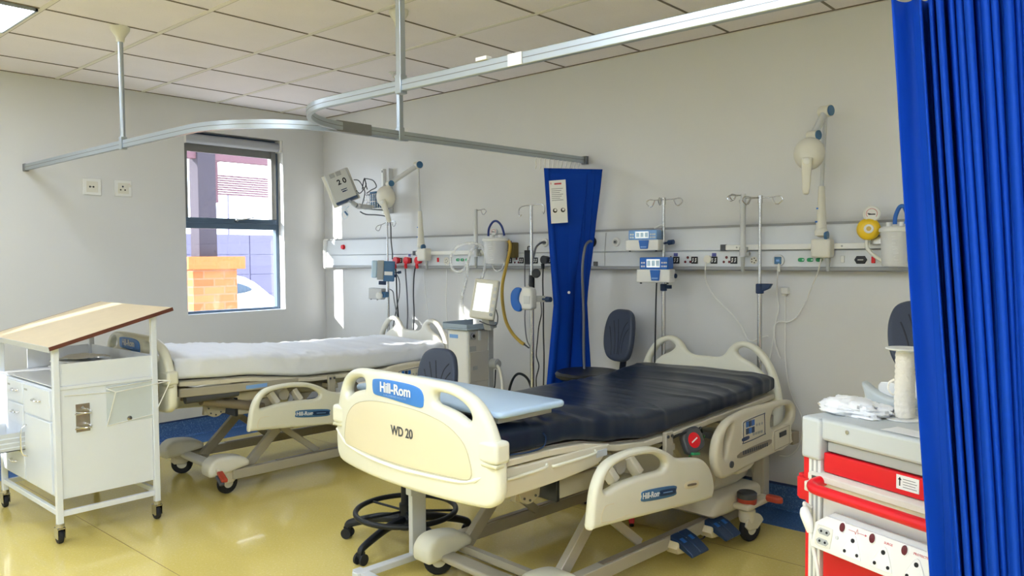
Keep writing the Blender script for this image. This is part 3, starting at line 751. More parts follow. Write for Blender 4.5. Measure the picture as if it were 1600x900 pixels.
    # foot section side covers with grab bars
    if not navy:
        for sg in (1, -1):
            m = MB(); m.bar((sg*.43, .06, .672), (sg*.43, .82, .648), .03, .05); sr = m.build('frame_side_bar', BEIGED, root, bevel=0.006)
            m = MB(); m.box(sg*.4455-.0005, sg*.4455+.0005, .46, .60, .645, .668); m.build('bar_label', SKYP, sr)
            m = MB(); m.cyl((sg*.415, .10, .628), (sg*.415, .42, .632), .026, n=18); m.build('side_actuator', DGREY, root)
            m = MB(); m.cyl((sg*.36, .22, .60), (sg*.34, .62, .50), .03, n=18); m.cyl((sg*.37, .10, .63), (sg*.36, .24, .595), .016, n=14); m.build('lift_actuator', BRONZE, root)
    for sg in (1, -1) if navy else ():
        z0 = zb(.1)-.032
        m = MB(); m.plate(cat2([(.05,z0-.01),(.05,z0-.10),(.07,z0-.108),(.30,z0-.105),(.52,z0-.092),(.60,z0-.075),(.64,z0-.03),(.64,z0-.012),(.4,z0-.008),(.2,z0-.008)], 3), (), 0.028, 0.007, M=YZ((sg*.432, 0, 0))); sc = m.build('foot_side_cover', BEIGE, root)
        for a, b in ((.07, .28), (.31, .56)) if sg > 0 else ():
            m = MB(); m.tube([(sg*.448, a, z0-.038), (sg*.462, a+.03, z0-.034), (sg*.462, b-.03, z0-.03), (sg*.448, b, z0-.024)], 0.006, 8, 5); m.build('grab_bar', CREAM, sc)
        m = MB(); m.box(.446, .449, .57, .635, z0-.055, z0-.028); m.M = Matrix.Identity(4)
        if sg > 0: m.build('warning_label', mat('grey_label', (200, 206, 214), 0.6), sc)
    # knuckle, actuators and boxes under the deck
    m = MB(); m.cyl((.26, .33, .535), (.31, .33, .535), .058, n=28); m.prism([(-.075,-.05),(.06,-.055),(.075,.05),(-.06,.055)], .03, YZ((.27,.335,.545))); gp = m.build('gear_plate', BEIGED, root, bevel=0.003)
    for k in range(8):
        m = MB(); a = 2*pi*k/8; m.cyl((.309, .33+.044*cos(a), .535+.044*sin(a)), (.314, .33+.044*cos(a), .535+.044*sin(a)), .005, n=8); m.build('bolt', DGREY, gp)
    m = MB(); m.box(.20, .36, .43, .448, .47, .585); m.build('black_end_plate', BLACK, root, bevel=0.003)
    m = MB(); m.box(.05, .35, .45, .70, .475, .555); m.build('control_box', BEIGED, root, bevel=0.006)
    m = MB(); m.plate(cat2([(.44,.56),(.44,.60),(.50,.615),(.75,.615),(.80,.59),(.78,.565),(.6,.555)], 3), (), .30, .015, M=YZ((.20,0,0))); m.build('motor_cover', CREAM2, root)
    for sg in (1, -1):
        m = MB(); m.cyl((sg*.18, .12, .64), (sg*.18, .40, .56), .022); m.cyl((sg*.18, .36, .572), (sg*.18, .62, .50), .034); m.build('actuator', BRONZE, root)
    m = MB(); m.cyl((.30, .75, .60), (.30, 1.15, .575), .04); m.cyl((.30, .60, .61), (.30, .78, .598), .022); m.build('thigh_actuator', BEIGED, root)
    for y, zz in ((.72, .60), (1.08, .60), (1.55, .62)):
        m = MB(); m.bar((-.40, y, zz-.01), (.46, y, zz-.01), .045, .03); m.build('cross_beam', BEIGED, root, bevel=0.004)
    m = MB(); m.box(.44, .462, 1.03, 1.085, .50, .665); hg = m.build('rail_hinge', BEIGED, root, bevel=0.005)
    for y in (1.042, 1.072):
        m = MB(); m.cyl((.46, y, .645), (.468, y, .645), .007, n=10); m.build('hinge_screw', DGREY, hg)
    for y in (.62, .78):
        m = MB(); m.bar((.44, y, .60), (.475, y+.03, .53), .05, .035, (0, 1, 0)); m.bar((.475, y+.03, .53), (.49, y+.04, .44), .045, .02, (1, 0, 0)); m.build('rail_support', BEIGE, root, bevel=0.006)
    m = MB(); m.cyl((.38, .70, .585), (.47, .70, .585), .035, n=18); m.build('rail_pivot', BEIGED, root)
    # ---- side rails
    for sg in (1,) if navy else (1, -1):
        m = MB(); m.plate(cat2(RAIL1, 4), [cat2(HOLE1, 4)], 0.046, 0.018, None, 0, YZ((sg*.522, 0, 0)), seg=4); r = m.build('foot_side_rail', CREAM if sg > 0 else CREAM, root, ang=60)
        m = MB(); m.plate(cat2(RAIL2, 4), [cat2([(1.82,.60),(1.84,.645),(1.88,.662),(1.98,.662),(2.03,.655),(2.05,.62),(2.03,.585),(1.96,.565),(1.86,.565),(1.83,.575)], 4), cat2([(1.375,.52),(1.378,.58),(1.40,.622),(1.44,.648),(1.455,.64),(1.44,.60),(1.415,.56),(1.395,.51),(1.38,.50)], 4)], 0.046, 0.018, None, 0, YZ((sg*.522, 0, 0)), seg=4)
        h = m.build('head_side_rail', CREAM if sg < 0 else BEIGE, root, ang=60)
        if sg < 0: continue
        X = .545
        th = radians(-6.2)
        def RM(y, z, dx=0.0, a=th): return basis((0, cos(a), sin(a)), (0, -sin(a), cos(a)), (1, 0, 0), (X+dx, y, z))
        m = MB(); m.plate(cat2([(-.11,-.022),(.10,-.022),(.118,0),(.10,.022),(-.11,.022),(-.126,0)], 4), (), .006, .002, M=RM(.862, .452)); pl = m.build('logo_plate', TEAL, r, ang=60)
        text('maker_lettering', 'Hill-Rom', 0.034, PAPER, pl, RM(.80, .459, .0035), 0.0004, None, 1.0, 0.0006)
        m = MB(); m.plate(cat2([(-.05,-.012),(.05,-.012),(.058,0),(.05,.012),(-.05,.012),(-.058,0)], 4), (), .003, .001, M=RM(.915, .446, .003)); pn = m.build('model_plate', NAVY, pl, ang=60)
        m = MB(); m.box(-.034, .034, -.0012, .0022, 0, .0005, RM(.915, .446, .0046)); m.build('model_print', SKYP, pn)
        m = MB(); m.plate(cat2([(-.045,-.014),(.045,-.014),(.048,.014),(-.045,.014)], 3), (), .004, .001, M=RM(1.10, .438)); pl = m.build('latch_recess', CREAM2, r, ang=60)
        m = MB(); m.plate(cat2([(-.03,-.004),(.03,-.004),(.03,.005),(-.03,.005)], 2), (), .004, .001, M=RM(1.10, .438, .003)); m.build('latch', BRONZE, pl)
        m = MB(); m.tube([RM(.5, .43) @ Vector(p) for p in [(-.02,-.01,-.001),(-.02,.02,-.001),(0,.05,-.001),(.05,.055,-.001)]], .002, 6, 5); m.tube([RM(.5,.43) @ Vector(p) for p in [(-.02,-.01,-.001),(.05,-.012,-.001),(.16,0,-.001)]], .002, 6, 5); m.build('moulded_line', CREAM2, r)
        # control panel on the head rail
        a2 = radians(3)
        R2 = lambda y, z, dx=0.0: RM(y, z, dx, a2)
        m = MB(); m.plate(cat2([(-.11,-.058),(.09,-.058),(.105,-.045),(.105,.045),(.09,.058),(-.09,.056),(-.115,.03),(-.115,-.04)], 3), (), .005, .002, M=R2(1.65, .60)); pn = m.build('control_panel', mat('membrane_beige', (214, 208, 190), 0.5), h, ang=60)
        m = MB(); m.tube([R2(1.65,.60) @ Vector((x, y, .003)) for x, y in cat2([(-.105,-.052),(.088,-.052),(.098,-.043),(.098,.043),(.088,.052),(-.088,.050),(-.108,.03),(-.108,-.038)], 3)], .002, 6, 1, closed=True); m.build('panel_border', NAVY, pn)
        for iy in range(3):
            for iz in range(2):
                m = MB(); m.box(-.012, .012, -.014, .014, 0, .003, R2(1.578+.028*iy, .612+.034*(iz-.5), .002)); m.build('blue_button', BLUEP if (iy+iz) % 2 else NAVY, pn, bevel=0.001)
        for iy in range(4):
            m = MB(); m.box(-.008, .008, -.006, .006, 0, .003, R2(1.64+.026*iy, .572, .002)); m.build('grey_button', GREY, pn)
        for iy in range(3):
            m = MB(); m.cyl(R2(1.67+.026*iy, .612, .002) @ Vector((0,0,0)), R2(1.67+.026*iy, .612, .004) @ Vector((0,0,0)), .007, n=10); m.build('grey_button', GREY, pn)
        m = MB(); m.plate(cat2([(-.028,-.008),(.028,-.008),(.028,.008),(-.028,.008)], 3), (), .004, .001, M=R2(1.565, .562, .002)); m.build('oval_button', NAVY, pn)
        m = MB(); m.plate(cat2([(-.14,-.014),(.14,-.014),(.146,.012),(-.14,.014)], 3), (), .004, .001, M=R2(1.66, .497)); gr = m.build('speaker_grille', BRONZE, h)
        for k in range(12):
            m = MB(); m.box(-.006, .006, -.009, .009, 0, .0025, R2(1.545+.021*k, .497, .001)); m.build('grille_slot', DGREY, gr)
        m = MB(); m.cyl((X-.001, 1.435, .462), (X+.006, 1.435, .462), .016, n=18); kn = m.build('rail_knob', DGREY, h)
        m = MB(); m.plate(cat2([(-.085,-.052),(.085,-.052),(.09,.052),(-.085,.052)], 2), (), .008, .003, M=R2(1.93, .505)); pk = m.build('pendant_pocket', BEIGE, h, ang=60)
        m = MB(); m.box(-.035, .035, -.012, .012, 0, .004, R2(1.935, .525, .004)); m.build('pocket_slot', BLACK, pk)
        m = MB(); m.tube([R2(1.93,.505) @ Vector((x, y, .004)) for x, y in [(-.08,-.048),(.08,-.048),(.082,.048),(-.08,.048)]], .0016, 6, 1, closed=True); m.build('pocket_line', BRONZE, pk)
        m = MB(); m.plate(cat2([(1.52,.43),(1.53,.395),(1.56,.385),(1.66,.39),(1.70,.42)], 3), (), .04, .01, M=YZ((.50,0,0))); m.build('release_lever', BEIGE, h)
        m = MB(); m.box(.48, .54, 2.07, 2.14, .44, .505); m.build('socket_block', BRONZE, h, bevel=0.004)
    for sg in (1,) if navy else (1, -1):
        m = MB(); m.bar((sg*.44, 1.55, .60), (sg*.49, 1.60, .52), .06, .03, (0, 1, 0)); m.bar((sg*.49, 1.75, .56), (sg*.44, 1.72, .62), .05, .03, (0, 1, 0)); m.build('head_rail_arm', BEIGED, root, bevel=0.005)
    # ---- base
    for sg in (1, -1):
        m = MB(); m.bar((sg*.36, .40, .118), (sg*.36, 1.86, .118), .05, .058); br = m.build('base_rail', BEIGED, root, bevel=0.004)
        m = MB(); m.bar((sg*.36, .70, .1485), (sg*.36, 1.8, .1485), .03, .004); m.build('rail_strip', BRONZE, br)
        # foot end housing over the caster
        hz, hy = (-.035, .03) if navy else (.012, 0)
        m = MB(); m.plate(cat2([(.25,.125),(.25,.18),(.285,.218),(.34,.228),(.44,.215),(.50,.185),(.50,.15),(.45,.14),(.42,.135),(.40,.13),(.28,.115)], 4), (), .13, .022, M=YZ((sg*.325, hy, hz)), seg=4); m.build('caster_housing', CREAM if navy else OFFWHITE, root, ang=60)
        caster(root, sg*.335, .36, radians(100 if sg > 0 else 60))
        # scissor legs
        m = MB(); m.bar((sg*.285, .50, .10), (sg*.285, 1.04, .62), .036, .058); lg_ = m.build('lift_leg', BEIGED, root, bevel=0.004)
        for q in (.04, .5, .93):
            m = MB(); y, z = .50+.54*q, .10+.52*q; m.cyl((sg*.303, y, z), (sg*.315, y, z), .014, n=14); m.build('pivot_bolt', BRONZE, lg_)
        m = MB(); m.bar((sg*.315, .76, .35), (sg*.325, 1.02, .145), .022, .04); m.build('leg_brace', BEIGED, root, bevel=0.003)
        m = MB(); m.bar((sg*.30, 1.28, .60), (sg*.30, 1.74, .13), .036, .055); m.build('head_lift_leg', BEIGED, root, bevel=0.004)
        m = MB(); m.box(sg*.40-.03, sg*.40+.03, 1.95, 2.03, .15, .60); m.box(sg*.40-.018, sg*.40+.045, 1.935, 1.955, .18, .52); cp = m.build('head_column', BEIGED, root, bevel=0.006)
        # head end
        m = MB(); hx = .47 if sg > 0 else -.40; m.box(hx-.045, hx+.045, 1.65, 1.86, .175, .205); m.build('caster_bracket', BEIGE, root, bevel=0.012, seg=3)
        caster(root, sg*.47 if sg > 0 else -.40, 1.72, radians(80))
        m = MB(); m.lathe([(.045,.197),(.048,.205),(.048,.232),(.042,.24),(0,.24)], Matrix.Translation((hx, 1.72, 0)), 20); kd = m.build('brake_disc', REDD, root)
        m = MB(); m.lathe([(.046,.222),(.049,.226),(.049,.25),(.042,.256),(0,.256)], Matrix.Translation((hx, 1.72, 0)), 20); m.build('brake_disc_cap', DGREY, kd)
        m = MB(); m.bar((hx, 1.85, .20), (hx+sg*.055, 1.853, .20), .03, .03); bp = m.build('brake_lever', BEIGE, root, bevel=0.004)
        m = MB(); m.plate(cat2([(.51,1.835),(.57,1.83),(.595,1.85),(.57,1.875),(.51,1.875)], 3), (), .032, .01, M=Matrix.Translation((0,0,.205)) if sg > 0 else Matrix.Translation((.07,0,.205)) @ Matrix.Diagonal((-1,1,1,1))); m.build('brake_pedal', REDD, bp)
        if sg < 0: continue
        m = MB(); m.bar((sg*.36, .30, .17), (sg*.43, .29, .165), .022, .022); fl = m.build('foot_brake_lever', BEIGE, root, bevel=0.004)
        m = MB(); m.bar((sg*.43, .29, .165), (sg*.53, .275, .135), .036, .022); m.build('lever_pad', REDD, fl, bevel=0.006)
        m = MB(); m.bar((sg*.44, .273, .148), (sg*.53, .258, .118), .03, .02); m.build('lever_pad_dark', DGREY, fl, bevel=0.006)
    for sg in (1, -1):
        m = MB(); m.bar((sg*.40, 2.02, .52), (sg*.40, 2.10, .56), .05, .06); m.build('headboard_bracket', BEIGED, root, bevel=0.005)
    m = MB(); m.plate(cat2([(-.30,.36),(-.20,.345),(.20,.345),(.30,.36),(.32,.42),(-.32,.42)], 3), (), .06, .015, M=Matrix.Translation((0,.0,.095 if navy else .135)) @ Matrix.Diagonal((1,1,.5,1))); m.build('foot_cross_cover', BEIGED if navy else OFFWHITE, root)
    m = MB(); m.bar((-.30, .50, .10), (.30, .50, .10), .03, .03); m.build('pivot_shaft', BEIGED, root)
    m = MB(); m.plate(cat2([(1.50,.155),(1.53,.225),(1.60,.25),(1.9,.25),(1.98,.225),(2.0,.16)], 3), (), .86, .03, M=YZ()); m.build('head_base_cover', BEIGE, root, ang=60)
    m = MB(); m.plate(cat2([(1.58,.25),(1.60,.30),(1.64,.40),(1.70,.43),(1.93,.43),(1.95,.26)], 3), (), .70, .03, M=YZ()); m.build('head_lift_cover', BEIGE, root, ang=60)
    m = MB(); m.cyl((.395, 1.62, .15), (.395, 1.62, .205), .007, n=10); m.build('release_pin', OFFWHITE, root)
    for y in (1.24, 1.53):
        m = MB(); m.plate(cat2([(y-.07,.075),(y-.07,.13),(y+.07,.13),(y+.07,.07)], 2), (), .07, .01, M=YZ((.40,0,0))); ph = m.build('pedal_housing', CREAM2, root)
        for k in (0, 1):
            yy = y-.068+.068*k
            vs = [(.385,.155),(.44,.135),(.505,.092),(.51,.082),(.50,.076),(.43,.106),(.385,.128)]
            m = MB(); m.prism(vs, .065, basis((1,0,0),(0,0,1),(0,1,0),(0,yy,0))) ; pd = m.build('foot_pedal', NAVY, ph, bevel=0.004)
            m = MB(); m.prism([(.425,.1415),(.45,.1295),(.451,.1305),(.426,.1425)], .024, basis((1,0,0),(0,0,1),(0,1,0),(0,yy+.016,0))); m.build('pedal_symbol', BLUEP, pd)
    if navy:
        m = MB(); m.tube([(.36,1.30,.145),(.40,1.33,.125),(.405,1.38,.085),(.39,1.46,.075),(.36,1.50,.11)], .004, 8, 6); m.build('looped_cable', BLACK, root)
    return root
nb = bed('hospital_bed', 'cream hospital bed with a navy vinyl mattress in the foreground, lettered WD 20', (3.87, -2.30, 0), -0.07, True)
wb = bed('hospital_bed', 'cream hospital bed with a rumpled white sheet, below the window', (1.34, -2.28, 0), -0.045, False)
BM = rotz(-0.07, (3.87, -2.30, 0)); BM2 = rotz(-0.045, (1.34, -2.30, 0))
# hand control hung under the navy mattress edge
t = thing('hand_control', 'dark hand control with a red label hung under the navy mattress edge', 'remote control', BM @ Vector((.47, 1.22, .60)), -0.07)
m = MB(); m.plate(cat2([(-.05,-.05),(.04,-.05),(.06,.0),(.045,.05),(-.04,.05),(-.06,0)], 4), (), .035, .012, M=facing((0,0,0), (1,-.3,.3), .3)); m.build('housing', DGREY, t, ang=60)
m = MB(); m.lathe([(0,.0185),(.033,.0185),(.035,.0175)], facing((0,0,0), (1,-.3,.3), .3), 24); m.build('red_label', RED, t)
m = MB(); m.box(-.02,.02,-.003,.003,.019,.0195, facing((0,0,0), (1,-.3,.3), .5)); m.build('label_mark', PAPER, t)
m = MB(); m.tube([(-.01,-.03,.04),(-.02,-.12,.03),(-.05,-.20,-.02),(-.06,-.28,.0)], .006, 8, 5); m.tube([(0,.04,.03),(-.005,.08,.045),(-.01,.10,.02)], .006, 8, 5); m.build('cord', BLACK, t)
t = thing('strap', 'green webbing strap dangling beside the hand control', 'strap', BM @ Vector((.465, 1.24, .55)), -0.07)
m = MB(); m.tube([(0,.09,.05),(.008,.05,.02),(.012,.0,.0),(.012,-.05,-.005),(.01,-.03,-.05),(.012,.02,-.09),(.01,.07,-.085)], .012, 8, 6, flat=.25); m.build('webbing', GREENS, t)
m = MB(); m.bar((.012,-.06,.0), (.012,.0,-.01), .012, .05, (1,0,0)); m.build('buckle', GREEN, t, bevel=0.003)
t = thing('key_tag', 'small red tag lying on the floor under the navy bed', 'tag', onZ(987, 822, 0), 0.6)
m = MB(); m.plate(cat2([(-.02,-.012),(.02,-.014),(.026,.0),(.02,.014),(-.02,.012)], 3), (), .012, .005, M=basis((0,.3,1),(1,0,0),(0,1,-.3),(0,0,.034))); m.build('fob', RED, t)
m = MB(); m.lathe([(.010,-.002),(.013,0),(.010,.002),(.008,0),(.010,-.002)], facing((.0,.0,.062),(1,-1,0)), 14); m.cyl((0,0,.0),(0.0,.0,.018),.012,.014,n=10); m.build('ring', BLACK, t)
# ================================================================= OVERBED TABLE (in the bed's own frame)
t = thing('overbed_table', 'overbed table with a pale blue top, wheeled over the foot of the navy bed', 'table', BM @ Vector((-.46, .30, 0)), -0.07)
OT = Matrix.Translation((.46, -.30, 0))
def ob(): return MB(OT)
top = [(cx+.03*cos(radians(a)), cy+.03*sin(radians(a))) for cx, cy, a0 in ((.425,.358,0),(-.43,.358,90),(-.43,.064,180),(.425,.064,270)) for a in range(a0, a0+91, 15)]
m = ob(); m.plate(top, (), .024, .010, M=Matrix.Translation((0,0,.884))); m.build('table_top', LBLUE, t, ang=60)
m = ob(); m.box(-.45, .40, .12, .30, .852, .872); m.box(.36, .41, .07, .35, .846, .872); m.build('top_channel', GREY, t, bevel=0.003)
m = ob(); m.box(-.494, -.451, .325, .425, .34, .86); m.build('column_sleeve', LGREY, t, bevel=0.004)
m = ob(); m.box(-.488, -.457, .335, .415, .05, .35); m.build('inner_column', LGREY, t, bevel=0.003)
m = ob(); m.cyl((-.48, .315, .565), (-.46, .30, .558), .010); m.cyl((-.462, .302, .558), (-.452, .285, .556), .012); m.build('release_lever', CREAM, t)
m = ob(); m.box(-.4965, -.4925, .33, .42, .36, .86); m.build('column_gasket', BLACK, t)
m = ob(); m.box(-.494, -.451, .03, .60, .035, .065); base = m.build('base_bar', LGREY, t, bevel=0.004)
for y in (.07, .58):
    m = ob(); m.box(-.52, .16, y-.022, y+.022, .036, .062); m.build('base_foot', LGREY, base, bevel=0.004)
    for x in (-.50, .13):
        a, b = ob(), ob(); wheel(a, b, (x, y, .018), (0,1,0), .018, .014); w_ = a.build('castor', RUBBER, base); b.build('castor_hub', GREY, w_)
# ================================================================= CHAIRS
def chair(name, label, loc, rz, seat_z, ring=True, tilt=0.12, ring_z=0.17, group=None, turn=20, br=.305):
    t = thing(name, label, 'chair', loc, rz, group)
    m = MB()
    for k in range(5):
        a = radians(90+72*k+turn); c, s = cos(a), sin(a)
        P = [(c*.03, s*.03, .125), (c*.4*br, s*.4*br, .122), (c*.72*br, s*.72*br, .10), (c*.965*br, s*.965*br, .075), (c*br, s*br, .055)]
        m.tube(P, lambda q: .028-.008*q, 10, 5, flat=.8)
    m.cyl((0,0,.08), (0,0,.15), .045, .035, n=20)
    st = m.build('star_base', BLACK, t)
    for k in range(5):
        a = radians(90+72*k+turn); c, s = cos(a), sin(a); px, py = c*br, s*br
        m = MB()
        for d in (-.013, .013): m.cyl((px-s*d-s*.008*(1 if d > 0 else -1)*0, py+c*d, .027), (px-s*d*1.9, py+c*d*1.9, .027), .027, n=18)
        m.cyl((px, py, .03), (px, py, .065), .012); m.bar((px-s*.014, py+c*.014, .05), (px+s*.014, py-c*.014, .05), .03, .022)
        m.build('castor', RUBBER, st)
    m = MB(); m.cyl((0,0,.13), (0,0,seat_z-.16), .024, n=18); m.build('gas_column_sleeve', BLACK, t)
    m = MB(); m.cyl((0,0,seat_z-.18), (0,0,seat_z-.045), .014, n=14); m.build('gas_piston', STEEL, t)
    if ring:
        m = MB(); m.tube([(.25*cos(2*pi*i/28), .25*sin(2*pi*i/28), ring_z) for i in range(28)], .0135, 12, 2, closed=True); rg = m.build('foot_ring', BLACK, t)
        for k in range(5):
            a = radians(72*k+35)
            m = MB(); m.cyl((.02*cos(a), .02*sin(a), ring_z-.004), (.25*cos(a), .25*sin(a), ring_z-.002), .0065, n=8); m.build('ring_spoke', BLACK, rg)
        m = MB(); m.cyl((0,0,ring_z-.035), (0,0,ring_z+.035), .034, n=18); m.build('ring_hub', BLACK, rg)
    m = MB(); m.lathe([(0,seat_z-.05),(.17,seat_z-.05),(.20,seat_z-.032),(.205,seat_z-.012),(.19,seat_z+.002),(.15,seat_z),(.06,seat_z-.010),(0,seat_z-.012)], n=36); m.build('seat', BLACK, t)
    m = MB(); m.box(-.09, .09, -.08, .10, seat_z-.07, seat_z-.048); m.bar((0,.06,seat_z-.06), (0,.27,seat_z-.06), .05, .012); m.bar((0,.265,seat_z-.06), (0,.30,seat_z+.16), .05, .012, (0,1,0)); m.build('back_stem', BLACK, t, bevel=0.003)
    zc = seat_z+.205
    BKM = Matrix.Translation((0, .265, zc)) @ Matrix.Rotation(-tilt, 4, 'X') @ XZ()
    out = cat2(mirror([(0,.165),(.06,.16),(.105,.128),(.128,.06),(.132,-.02),(.122,-.09),(.095,-.14),(.05,-.162),(0,-.165)]), 4)
    cv = lambda x, y, z: (x, y, z+1.1*x*x)
    m = MB(); m.plate(out, (), .045, .018, cv, .04, BKM, seg=4); bk = m.build('backrest', CHAIRB, t, ang=60)
    for g in ([(-.085,.05),(-.07,.0),(-.055,-.07),(-.05,-.13)], [(-.055,.09),(-.04,.03),(-.025,-.05),(-.022,-.12)], [(-.015,.10),(-.005,.03),(.004,-.05),(.004,-.12)], [(.085,.09),(.045,.05),(.022,-.03),(.018,-.12)], [(.10,.045),(.065,.01),(.045,-.05),(.04,-.11)]):
        m = MB(); m.tube([BKM @ Vector(cv(x, y, .0215)) for x, y in g], .0042, 6, 5, flat=.8); m.build('groove', mat('groove_shadow', (40, 44, 56), 0.6), bk)
    return t
chair('chair', 'charcoal foam-backed swivel chair with a foot ring, behind the footboard lettered WD 20', (3.17, -1.745, 0), 0.1, .59, turn=-33, br=.325)
chair('chair', 'black swivel chair against the back wall, left of the navy bed', (3.345, -.43, 0), -0.27, .735, tilt=.14, turn=8, br=.27)
chair('chair', 'dark swivel chair half hidden by the large curtain, behind the red trolley', (5.39, -1.10, 0), 0.3, .90, tilt=.6)
# ================================================================= CHART TROLLEY
TO = Vector((1.39, -2.655, 0))
t = thing('chart_trolley', 'white chart trolley with a sloping wooden desk top, drawers and one drawer pulled open', 'trolley', TO)
x0, x1, y0, y1 = .935, 1.855, -2.912, -2.392
zt = lambda y: 0.992+(y+2.935)*(1.158-0.992)/0.62
for x in (x0, x1-.03):
    for y in (y0, y1-.03):
        m = MB(); m.box(x, x+.03, y, y+.03, .10, zt(y+.015)-.004); lg = m.build('leg', WHITEPAINT, t, bevel=0.003, world=True)
        cx, cy = x+.015, y+.015
        m = MB(); m.cyl((cx, cy, .085), (cx, cy, .105), .02); m.lathe([(.013,.0),(.021,.002),(.021,.014),(.013,.016)], Matrix.Translation((cx, cy, .083)), 16)
        for s in (-1, 1): m.box(cx-.028, cx+.022, cy+s*.018-.0015, cy+s*.018+.0015, .03, .085)
        m.box(cx-.028, cx+.022, cy-.018, cy+.018, .078, .084)
        fk = m.build('castor', STEEL, lg, world=True)
        a, b = MB(), MB(); wheel(a, b, (cx-.012, cy, .038), (0,1,0), .038, .022); a.build('tyre', RUBBER, fk, world=True); b.build('wheel_hub', GREY, fk, world=True)
for y in (y0+.004, y1-.024): m = MB(); m.box(x0+.03, x1-.03, y, y+.02, .145, .172); m.build('bottom_rail', WHITEPAINT, t, bevel=0.002, world=True)
for x in (x0+.004, x1-.024):
    m = MB(); m.box(x, x+.02, y0+.03, y1-.03, .138, .166); m.build('bottom_side_rail', WHITEPAINT, t, bevel=0.002, world=True)
    m = MB(); m.box(x, x+.02, y0+.03, y1-.03, .782, .80); m.build('top_side_rail', WHITEPAINT, t, bevel=0.002, world=True)
sl = math.atan2(1.158-0.992, 0.62)
DK = Matrix.Translation((0, -2.935, .992)) @ Matrix.Rotation(sl, 4, 'X')
m = MB(); m.box(.875, 1.885, 0, .645, 0, .016, DK); dk = m.build('desk_top', WOOD, t, bevel=0.002, world=True)
for xe in (1.885, .871): m = MB(); m.box(xe, xe+.004, 0, .645, -.003, .0165, DK); m.build('edge_strip', WOODE, dk, world=True)
m = MB(); m.box(.875, 1.885, -.003, 0, -.012, .018, DK); m.build('front_lip', LGREY, dk, world=True)
# cabinet body
m = MB(); m.box(.985, 1.795, y0+.012, y1-.03, .232, .785); cb = m.build('cabinet', WHITEPAINT, t, bevel=0.003, world=True)
m = MB(); m.box(x1-.018, x1-.012, y0+.032, y1-.032, .225, .782); m.build('side_panel', WHITEPAINT, t, bevel=0.001, world=True)
m = MB(); m.box(x0+.012, x0+.018, y0+.032, y1-.032, .225, .782); m.build('side_panel', WHITEPAINT, t, bevel=0.001, world=True)
def pull(mb, c, l, vert=False, d=.022):
    c = Vector(c); a = Vector((0, 0, l/2)) if vert else Vector((l/2, 0, 0)); o = Vector((0, -d, 0))
    mb.tube([c-a, c-a*.85+o*.7, c-a*.4+o, c+a*.4+o, c+a*.85+o*.7, c+a], .0045, 8, 5)
yf = y0+.006
def drawer(xa, xb, za, zb_, out, hl):
    m = MB(); m.box(xa, xb, yf-.006-out, yf+.008-out, za, zb_); d = m.build('drawer', WHITEPAINT, t, bevel=0.003, world=True)
    if out:
        m = MB(); w = .004
        m.box(xa+.012, xb-.012, yf-out, yf+.06, za+.012, za+.012+w); m.box(xa+.012, xa+.012+w, yf-out, yf+.06, za+.012, zb_-.025); m.box(xb-.012-w, xb-.012, yf-out, yf+.06, za+.012, zb_-.025); m.build('drawer_box', LGREY, d, world=True)
        for z in (za+.03, za+.055, za+.08):
            m = MB(); m.box(xb-.012, xb-.009, yf-out, yf+.03, z, z+.006); m.build('drawer_runner', WHITEPAINT, d, world=True)
    m = MB(); pull(m, ((xa+xb)/2+.02, yf-.006-out, (za+zb_)/2+.012), hl); m.build('handle', CHROME, d, world=True)
    return d
drawer(1.10, 1.365, .66, .775, 0, .09); drawer(1.10, 1.365, .54, .652, 0, .09); od = drawer(1.0, 1.365, .395, .53, .20, .09); drawer(1.0, 1.365, .245, .385, 0, .09); drawer(1.385, 1.785, .622, .775, 0, .10)
tag(od, 'drawer pulled open')
m = MB(); m.box(1.385, 1.785, yf-.006, yf+.008, .245, .612); dr = m.build('door', WHITEPAINT, t, bevel=0.003, world=True)
m = MB(); pull(m, (1.425, yf-.006, .47), .17, True, .03); m.build('handle', CHROME, dr, world=True)
m = MB(); m.box(1.40, 1.45, yf-.0065, yf-.0058, .742, .752); m.box(1.12, 1.16, yf-.0065, yf-.0058, .742, .752); m.build('drawer_label', GREY, t, world=True)
# open tray under the desk
m = MB(); m.box(x0+.012, x1-.012, y0+.01, y1-.012, .795, .80); m.box(x0+.012, x1-.012, y1-.017, y1-.012, .80, .915); m.box(x0+.012, x0+.017, y0+.15, y1-.012, .80, .915); m.box(x1-.017, x1-.012, y0+.02, y1-.012, .80, .915); m.build('tray', WHITEPAINT, t, bevel=0.0015, world=True)
# right side fittings
xs = x1-.012
m = MB(); m.box(xs, xs+.002, -2.81, -2.742, .555, .70); bh = m.build('bottle_holder', STEEL, t, bevel=0.001, world=True)
for z in (.585, .66):
    m = MB(); m.tube([(xs+.002, -2.805, z), (xs+.03, -2.81, z+.002), (xs+.065, -2.776, z), (xs+.03, -2.742, z+.002), (xs+.002, -2.747, z)], .0035, 8, 6); m.tube([(xs+.003, -2.815, z-.012), (xs+.006, -2.776, z-.012), (xs+.003, -2.737, z-.012)], .004, 8, 4); m.build('holder_ring', CHROME, bh, world=True)
for z in (.575, .68):
    m = MB(); m.cyl((xs+.002, -2.776, z), (xs+.004, -2.776, z), .007, n=10); m.build('screw', GREY, bh, world=True)
m = MB()
P = lambda y, z, d=.004: (xs+d, y, z)
m.tube([P(-2.86,.752), P(-2.66,.742), P(-2.642,.74)], .003, 6, 1); m.tube([P(-2.66,.762), P(-2.41,.775)], .003, 6, 1); m.tube([P(-2.66,.762), P(-2.63,.745,.05), P(-2.34,.77,.05), P(-2.40,.775)], .003, 6, 1)
m.tube([P(-2.63,.745,.05), P(-2.66,.565)], .003, 6, 1); m.tube([P(-2.34,.77,.05), P(-2.41,.59)], .003, 6, 1); m.tube([P(-2.66,.565), P(-2.41,.59)], .003, 6, 1)
